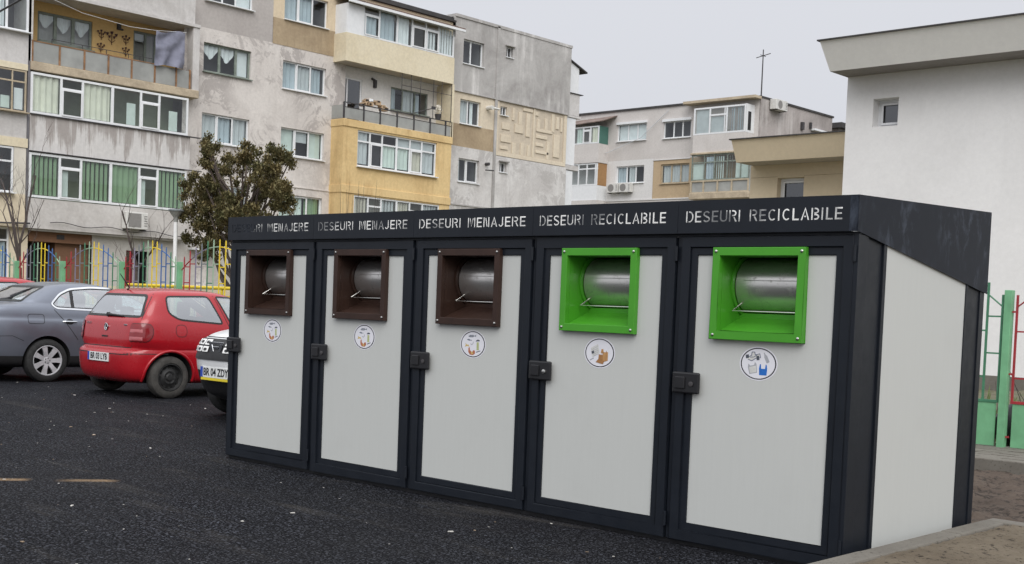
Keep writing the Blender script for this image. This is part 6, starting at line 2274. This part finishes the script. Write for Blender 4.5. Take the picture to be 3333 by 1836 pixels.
# ---- red three-door hatchback (origin: ground under the rear axle)
def hatchback(label, group, plate):
    t = thing('red_hatchback', label, 'car', (0, 0, 0), group, local=True)
    sl = [(.19, -.40, 2.88, .72, 5, 4), (.235, -.49, 2.98, .785, 6, 4), (.33, -.545, 3.06, .815, 6, 4), (.46, -.565, 3.09, .824, 6, 4), (.575, -.565, 3.10, .826, 6, 4), (.60, -.552, 3.09, .824, 6, 4), (.625, -.485, 3.06, .815, 7, 4), (.645, -.478, 3.05, .822, 7, 4),
          (.74, -.478, 2.98, .828, 9, 4), (.83, -.47, 2.80, .826, 9, 4), (.90, -.46, 2.45, .816, 9, 4), (.955, -.448, 2.02, .803, 9, 5), (1.0, -.43, 1.84, .79, 9, 6), (1.08, -.375, 1.66, .765, 8, 6), (1.20, -.295, 1.40, .722, 8, 6), (1.30, -.22, 1.18, .678, 8, 6), (1.355, -.165, 1.02, .642, 8, 6), (1.39, -.09, .86, .585, 7, 6), (1.412, .06, .68, .47, 5, 5), (1.425, .22, .48, .22, 4, 4)]
    car = Car(sl)
    car.cx, car.cy, car.fy = .70, -.36, 2.9
    sw_raw = [(-.03, 1.325), (.62, 1.345), (.80, .965), (.12, 1.01), (-.035, 1.10)]
    sw = roundpoly(sw_raw, .07)
    dw_raw = [(.72, 1.345), (.98, 1.34), (1.62, .985), (.90, .965)]
    dw = roundpoly(dw_raw, .05)
    rw_raw = [(-.54, 1.335), (.54, 1.335), (.695, 1.03), (-.695, 1.03)]
    rw = roundpoly(rw_raw, .07)
    ww_raw = [(-.52, 1.32), (.52, 1.32), (.68, .99), (-.68, .99)]
    ww = roundpoly(ww_raw, .06)
    body = car.make_body(t, [M['cred']], [(0, .275, .325, .83), (2.40, .275, .325, .83)],
                         [('x', tun(sw_raw, .02, .05), -1.2, 1.2), ('x', tun(dw_raw, .02, .035), -1.2, 1.2), ('y', tun(rw_raw, .02, .05), -.9, 2.4)])
    for sd in ('right', 'left'):
        glazing(car, t, sd, sw, 'side_window')
        glazing(car, t, sd, dw, 'door_window')
    glazing(car, t, 'rear', rw, 'rear_window', .03)
    glazing(car, t, 'front', ww, 'windscreen', .03)
    ln = MB()
    for sd in ('right', 'left'):
        car.line(ln, sd, [(.66, 1.40), (.70, 1.345), (.87, .95), (.90, .80), (.86, .55), (.82, .30)])
        car.line(ln, sd, [(1.66, .98), (1.98, .86), (2.0, .55), (1.95, .30), (.82, .28)])
        car.line(ln, sd, roundpoly([(.06, .80), (.22, .80), (.22, .955), (.06, .955)], .07), .007, closed=True)
    for sd in ('rcorner', 'lcorner'):
        car.line(ln, sd, [(.07, 1.345), (-.01, 1.02), (-.02, .95)], .010)
        car.line(ln, sd, [(-.22, .575), (.30, .575)], .010)
    car.line(ln, 'rear', [(-.60, .95), (-.62, .80), (-.615, .66)], .010)
    car.line(ln, 'rear', [(.60, .95), (.62, .80), (.615, .66)], .010)
    car.line(ln, 'rear', [(-.6, .648), (.6, .648)], .012)
    car.line(ln, 'rear', [(-.66, .56), (.66, .56)], .012)
    ln.build('panel_gap', M['seal'], t, merge=False, recalc=False)
    for sd in ('rcorner', 'lcorner'):
        mb = MB()
        p = roundpoly([(-.155, .735), (.085, .735), (.135, .80), (.135, .90), (.10, .955), (-.135, .955)], .035)
        car.skin(mb, sd, p, .012, 0)
        car.band(mb, sd, densify(p, .05), densify(inset(p, -.010), .05)[:len(densify(p, .05))] if False else [(a, b) for a, b in inset(densify(p, .05), -.008)], .006, 2)
        car.skin(mb, sd, [(-.15, .745), (.02, .745), (.02, .79), (-.148, .79)], .014, 1)
        car.skin(mb, sd, [(-.145, .845), (.02, .845), (.02, .885), (-.14, .885)], .014, 1)
        mb.build('tail_light', [M['tail'], M['taild'], M['seal']], t, smooth=True, merge=False, recalc=False)
    for sd in ('rfcorner', 'lfcorner'):
        mb = MB()
        car.skin(mb, sd, roundpoly([(-.2, .62), (.18, .62), (.16, .76), (-.2, .76)], .04), .006, 0)
        mb.build('headlight', M['headl'], t, smooth=True, merge=False, recalc=False)
    for (yy, s_) in ((0, 1), (0, -1), (2.40, 1), (2.40, -1)):
        wheel(t, s_ * .815, yy, .275, .175, 'steel', s_)
    for sd in ('right', 'left'):
        for yy in (0, 2.40):
            mb = MB()
            mb.tube([car.hit(sd, yy + .338 * math.cos(a_), .275 + .338 * math.sin(a_), .004) for a_ in [math.radians(-8 + 196 * k / 28) for k in range(29)]], .020, 6)
            mb.build('wheel_arch', M['cred'], t, smooth=True, angle=80)
    mb = MB()
    mb.tube([(-.05, car.hit('rear', -.05, 1.052, .02)[1], 1.052), (.02, car.hit('rear', .0, 1.056, .03)[1], 1.056), (.33, car.hit('rear', .33, 1.045, .02)[1], 1.045)], [.022, .016, .010], 8)
    mb.lathe([(0, .03), (.028, .03), (.032, 0)], Matrix.Translation((-.06, car.hit('rear', -.06, 1.055)[1], 1.055)) @ Matrix.Rotation(PI / 2, 4, 'X'), 14)
    mb.build('wiper', M['cblack'], t, smooth=True)
    mb = MB()
    z = 1.40
    h0 = car.hit('top', -.12, -.10)
    mb.tube([h0, h0 + Vector((0, .02, .03)), h0 + Vector((-.02, -.11, .21))], [.022, .012, .005], 8)
    mb.build('aerial', M['cblack'], t, smooth=True)
    # ring badge with the two stacked strokes
    mb = MB()
    yb = car.hit('rear', 0, .895)[1] - .006
    A4 = Matrix.Translation((0, yb, .895)) @ Matrix.Rotation(PI / 2, 4, 'X')
    mb.lathe([(.036, 0), (.050, 0), (.050, .006), (.043, .009), (.036, .006), (.036, 0)], A4, 32)
    for pts in ([(-.018, .030), (0, .002), (.018, .030)], [(-.034, .012), (-.016, -.028), (0, -.004), (.016, -.028), (.034, .012)]):
        mb.tube([A4 @ Vector((a, b, .005)) for a, b in pts], .0042, 6)
    mb.build('badge', M['chrome'], t, smooth=True)
    mb = MB()
    mb.lathe([(0, .001), (.037, .001)], A4, 28)
    mb.build('badge_plate', M['cblack'], t)
    mb = MB()
    yb = car.hit('rear', -.02, .76)[1]
    mb.box(-.09, .06, yb - .006, yb + .002, .765, .785)
    mb.build('tailgate_handle', M['cblack'], t, bevel=.004)
    R = Matrix.Translation((-.46, car.hit('rear', -.46, .94)[1] - .006, .935)) @ Matrix.Rotation(PI / 2, 4, 'X')
    text_mesh('POLO', .042, 'lettering', M['chrome'], t, R, 1.1) if plate else None
    mb = MB()
    yb = car.hit('rear', .45, .93)[1]
    mb.box(.42, .50, yb - .006, yb + .002, .925, .945)
    if plate:
        mb.build('model_mark', M['chrome'], t, bevel=.004)
        number_plate(t, 'BR 03 LYB', 0.0, -.568, .510, -1)
    seats(t, (-.34, .34), (.14,), .92, 1.13, .50)
    seats(t, (-.36, .36), (1.02,), .90, 1.22)
    mb = MB()
    for s_ in (-1, 1):
        mb.box(s_ * .74 - .01, s_ * .74 + .01, .75, 1.9, .20, .27)
        h0 = car.hit('right' if s_ > 0 else 'left', 1.55, 1.0)
        mb.hexa([(h0[0], 1.50, .98), (h0[0] + s_ * .18, 1.48, .99), (h0[0] + s_ * .18, 1.58, .99), (h0[0], 1.62, .98), (h0[0], 1.50, 1.09), (h0[0] + s_ * .17, 1.48, 1.11), (h0[0] + s_ * .17, 1.58, 1.11), (h0[0], 1.62, 1.09)])
    mb.build('mirror', M['cred'], t, bevel=.015)
    return t

red = hatchback('red three-door hatchback with plate BR 03 LYB parked nose-in beside the bins', 'parked cars', True)
red.location = (-6.11, 2.745, 0)
dup(red, (-12.75, 3.25, 0), 0.0, 'red car beyond the grey sedan with only its roof showing', 'parked cars', skip=('number_plate', 'lettering', 'model_mark', 'aerial', 'badge', 'badge_plate')).scale = (1.06, 1.06, 1.085)

# ---- grey saloon
def saloon():
    t = thing('grey_sedan', 'dark grey sedan with chrome-edged side windows and silver alloy wheels', 'car', (0, 0, 0), 'parked cars', local=True)
    sl = [(.21, -.80, 3.20, .76, 5, 4), (.26, -.93, 3.34, .84, 6, 4), (.38, -1.02, 3.42, .868, 6, 4), (.52, -1.05, 3.45, .882, 6, 4), (.68, -1.05, 3.46, .892, 6, 4), (.80, -1.04, 3.40, .893, 6, 4), (.885, -1.02, 3.22, .885, 6, 4), (.93, -1.00, 2.95, .868, 6, 4), (1.00, -.98, 2.50, .856, 6, 5), (1.05, -.95, 2.12, .842, 6, 6),
          (1.09, -.88, 1.98, .825, 6, 6), (1.115, -.70, 1.90, .810, 6, 6), (1.14, -.46, 1.83, .795, 6, 6), (1.20, -.33, 1.70, .770, 7, 6), (1.28, -.17, 1.52, .733, 7, 6), (1.36, .0, 1.32, .690, 6, 6), (1.41, .13, 1.15, .645, 6, 6), (1.445, .30, .95, .57, 5, 5), (1.465, .48, .80, .44, 5, 5), (1.475, .6, .7, .2, 4, 4)]
    car = Car(sl)
    car.cx, car.cy, car.fy = .72, -.85, 3.2
    sw_raw = [(.06, 1.14), (.22, 1.295), (.40, 1.375), (.75, 1.41), (1.20, 1.405), (1.62, 1.30), (2.05, 1.06), (.75, 1.05), (.13, 1.065)]
    sw = roundpoly(sw_raw, .06)
    rw_raw = [(-.54, 1.395), (.54, 1.395), (.70, 1.155), (-.70, 1.155)]
    rw = roundpoly(rw_raw, .05)
    ww_raw = [(-.56, 1.40), (.56, 1.40), (.72, 1.08), (-.72, 1.08)]
    ww = roundpoly(ww_raw, .06)
    car.make_body(t, [M['cgrey'], M['cblack']], [(0, .315, .362, .89), (2.58, .315, .362, .89)],
                  [('x', tun(sw_raw, .035, .04), -1.2, 1.2), ('y', tun(rw_raw, .02, .035), -1.3, 2.6)], zblack=.385)
    for sd in ('right', 'left'):
        p = densify(sw, .05)
        mb = MB()
        car.band(mb, sd, p, inset(p, .024), .006, 0)
        mb.build('chrome_trim', M['chrome'], t, smooth=True, merge=False, recalc=False)
        glazing(car, t, sd, inset(p, .022), 'side_window', .018)
        mb = MB()
        car.line(mb, sd, [(.42, 1.37), (.40, 1.075)], .05, .005)
        car.line(mb, sd, [(1.22, 1.39), (1.14, 1.06)], .10, .005)
        mb.build_each('pillar', M['cblack'], t, merge=False, recalc=False)
    glazing(car, t, 'rear', rw, 'rear_window', .03)
    glazing(car, t, 'front', ww, 'windscreen', .03)
    ln = MB()
    for sd in ('right', 'left'):
        car.line(ln, sd, [(.10, 1.06), (.22, .93), (.40, .70), (.46, .62)], .010)
        car.line(ln, sd, [(1.16, 1.05), (1.18, .60), (1.14, .28)], .009)
        car.line(ln, sd, [(.50, .30), (2.10, .28)], .009)
        car.line(ln, sd, roundpoly([(-.30, .85), (-.06, .85), (-.06, .985), (-.30, .985)], .04), .008, closed=True)
        car.line(ln, sd, [(-.80, .66), (-.52, .67), (-.36, .60)], .007)
    for sd in ('rcorner', 'lcorner'):
        car.line(ln, sd, [(-.2, 1.10), (.1, 1.10)], .008)
    car.line(ln, 'rear', [(-.6, .70), (.6, .70)], .01)
    ln.build('panel_gap', M['seal'], t, merge=False, recalc=False)
    for s_, sd in ((1, 'right'), (-1, 'left')):
        for yy in (.33, 1.30):
            h0, h1 = car.hit(sd, yy - .10, .885, .018), car.hit(sd, yy + .10, .885, .018)
            mb = MB()
            mb.tube([car.hit(sd, yy - .11, .885, .0), h0 + Vector((0, .03, 0)), h1 - Vector((0, .03, 0)), car.hit(sd, yy + .11, .885, .0)], [.010, .015, .015, .010], 8)
            mb.build('door_handle', M['chrome'], t, smooth=True)
            mb = MB()
            car.skin(mb, sd, [(yy + .06 * math.cos(2 * PI * k / 16), .885 + .042 * math.sin(2 * PI * k / 16)) for k in range(16)], .002)
            mb.build('handle_recess', M['cblack'], t, merge=False, recalc=False)
    for sd in ('rcorner', 'lcorner'):
        mb = MB()
        car.skin(mb, sd, roundpoly([(-.28, .80), (.10, .82), (.12, .96), (-.28, .97)], .04), .006, 0)
        mb.build('tail_light', M['tail'], t, smooth=True, merge=False, recalc=False)
    for sd in ('rfcorner', 'lfcorner'):
        mb = MB()
        car.skin(mb, sd, roundpoly([(-.2, .66), (.2, .68), (.18, .82), (-.2, .80)], .04), .006, 0)
        mb.build('headlight', M['headl'], t, smooth=True, merge=False, recalc=False)
    for (yy, s_) in ((0, 1), (0, -1), (2.58, 1), (2.58, -1)):
        wheel(t, s_ * .882, yy, .315, .21, 'alloy', s_)
    seats(t, (-.36, .36), (.42,), 1.0, 1.20, .52)
    seats(t, (-.36, .36), (1.25,), .98, 1.26)
    mb = MB()
    for s_ in (-1, 1):
        h0 = car.hit('right' if s_ > 0 else 'left', 1.9, 1.04)
        mb.hexa([(h0[0], 1.80, 1.02), (h0[0] + s_ * .2, 1.78, 1.03), (h0[0] + s_ * .2, 1.9, 1.03), (h0[0], 1.95, 1.02), (h0[0], 1.80, 1.14), (h0[0] + s_ * .19, 1.78, 1.16), (h0[0] + s_ * .19, 1.9, 1.16), (h0[0], 1.95, 1.14)])
    mb.build('mirror', M['cgrey'], t, bevel=.015)
    return t
gs = saloon()
gs.location = (-9.31, 2.65, 0)

# ---- white off-roader facing the camera
def offroader():
    t = thing('white_suv', 'white off-road car with plate BR 04 ZDY peeking out behind the bins', 'car', (0, 0, 0), 'parked cars', local=True, rotz=PI)
    sl = [(.22, -.60, 3.18, .74, 5, 3.2), (.29, -.74, 3.34, .84, 5, 3.2), (.40, -.80, 3.42, .885, 5, 3.2), (.52, -.81, 3.46, .90, 5, 3.2), (.63, -.81, 3.48, .908, 5, 3.2), (.70, -.80, 3.475, .910, 5, 3.2), (.82, -.79, 3.43, .910, 5, 3.2), (.91, -.78, 3.33, .905, 5, 3.2), (.97, -.77, 3.12, .892, 5, 3.4), (1.02, -.76, 2.72, .872, 5, 4), (1.06, -.75, 2.36, .858, 5, 5), (1.14, -.73, 2.18, .835, 6, 6),
          (1.30, -.68, 1.92, .775, 6, 6), (1.46, -.60, 1.62, .705, 6, 6), (1.56, -.50, 1.38, .645, 6, 6), (1.60, -.36, 1.22, .59, 5, 5), (1.625, -.1, 1.0, .45, 5, 5), (1.635, .2, .8, .2, 4, 4)]
    car = Car(sl)
    car.cx, car.cy, car.fy = .74, -.62, 3.10
    sw_raw = [(-.40, 1.12), (-.28, 1.50), (.70, 1.555), (1.30, 1.52), (2.0, 1.13), (.7, 1.10)]
    sw = roundpoly(sw_raw, .06)
    ww_raw = [(-.58, 1.54), (.58, 1.54), (.76, 1.12), (-.76, 1.12)]
    ww = roundpoly(ww_raw, .06)
    car.make_body(t, [M['cwhite'], M['cblack']], [(0, .34, .40, .91), (2.67, .34, .40, .91)],
                  [('x', tun(sw_raw, .03, .04), -1.2, 1.2), ('y', tun(ww_raw, .03, .04), -1.2, 3.0)], zblack=.535)
    for sd in ('right', 'left'):
        glazing(car, t, sd, sw, 'side_window', .03)
    glazing(car, t, 'front', ww, 'windscreen', .03)
    glazing(car, t, 'rear', ww, 'rear_window', .03)
    # grille: dark mouth, two rows of bright blocks, winged emblem
    mb = MB()
    p = roundpoly([(-.50, .885), (.50, .885), (.54, .80), (.48, .665), (-.48, .665), (-.54, .80)], .035)
    car.skin(mb, 'front', p, .012, 0, (1.0, .9, .8, .65, .5, .35, .2))
    gr = mb.build('grille', M['cblack'], t, smooth=True, merge=False, recalc=False)
    for z in (.842, .772):
        for k in range(8):
            x = -.455 + k * .130
            if abs(x) < .16:
                continue
            b = MB()
            car.skin(b, 'front', roundpoly([(x - .058, z - .028), (x + .058, z - .028), (x + .058, z + .026), (x - .058, z + .026)], .010), .022, 0)
            car.skin(b, 'front', [(x - .030, z - .012), (x, z - .018), (x + .030, z - .012), (x + .030, z + .006), (x, z + .012), (x - .030, z + .006)], .026, 1)
            b.build('grille_block', [M['white'], M['cblack']], gr, merge=False, recalc=False)
    b = MB()
    yb = car.hit('front', 0, .80)[1] + .018
    for q in ([(-.135, .862), (.135, .862), (.125, .838), (-.125, .838)], [(-.125, .838), (-.075, .838), (-.018, .700), (-.052, .690)], [(.125, .838), (.075, .838), (.018, .700), (.052, .690)], [(-.052, .690), (.052, .690), (.03, .672), (-.03, .672)], [(-.06, .815), (.06, .815), (.045, .79), (-.045, .79)]):
        b.hexa([(x, yb, z) for x, z in q] + [(x, yb + .012, z) for x, z in q])
    b.build('emblem', M['chrome'], gr, bevel=.003)
    for sd in ('rfcorner', 'lfcorner'):
        mb = MB()
        car.skin(mb, sd, roundpoly([(-.13, .665), (.10, .70), (.26, .86), (.10, .905), (-.13, .885)], .03), .008, 0)
        car.skin(mb, sd, roundpoly([(-.10, .70), (.06, .72), (.10, .80), (-.10, .82)], .03), .011, 1)
        mb.build('headlight', [M['headl'], M['taild']], t, smooth=True, merge=False, recalc=False)
    for sd in ('rcorner', 'lcorner'):
        mb = MB()
        car.skin(mb, sd, roundpoly([(-.1, .85), (.1, .85), (.1, 1.08), (-.1, 1.08)], .03), .006, 0)
        mb.build('tail_light', M['tail'], t, smooth=True, merge=False, recalc=False)
    ln = MB()
    car.line(ln, 'front', [(-.68, .905), (.68, .905)], .010)
    car.line(ln, 'front', [(-.75, .40), (.75, .40)], .03)
    for sd in ('right', 'left'):
        car.line(ln, sd, [(.82, 1.10), (.85, .60), (.82, .34)], .009)
        car.line(ln, sd, [(1.95, 1.08), (2.05, .60), (2.0, .34)], .009)
    ln.build('panel_gap', M['seal'], t, merge=False, recalc=False)
    number_plate(t, 'BR 04 ZDY', 0.0, car.hit('front', 0, .535)[1] + .004, .535, 1, True)
    for (yy, s_) in ((0, 1), (0, -1), (2.67, 1), (2.67, -1)):
        wheel(t, s_ * .895, yy, .335, .21, 'alloy', s_)
    seats(t, (-.38, .38), (.30, 1.25), 1.08, 1.36)
    mb = MB()
    for s_ in (-1, 1):
        h0 = car.hit('right' if s_ > 0 else 'left', 2.0, 1.1)
        mb.hexa([(h0[0], 1.9, 1.08), (h0[0] + s_ * .2, 1.88, 1.09), (h0[0] + s_ * .2, 2.0, 1.09), (h0[0], 2.05, 1.08), (h0[0], 1.9, 1.24), (h0[0] + s_ * .19, 1.88, 1.26), (h0[0] + s_ * .19, 2.0, 1.26), (h0[0], 2.05, 1.24)])
    mb.build('mirror', M['cblack'], t, bevel=.015)
    return t
sv = offroader()
sv.location = (-2.45, 1.50 + 3.48, 0)
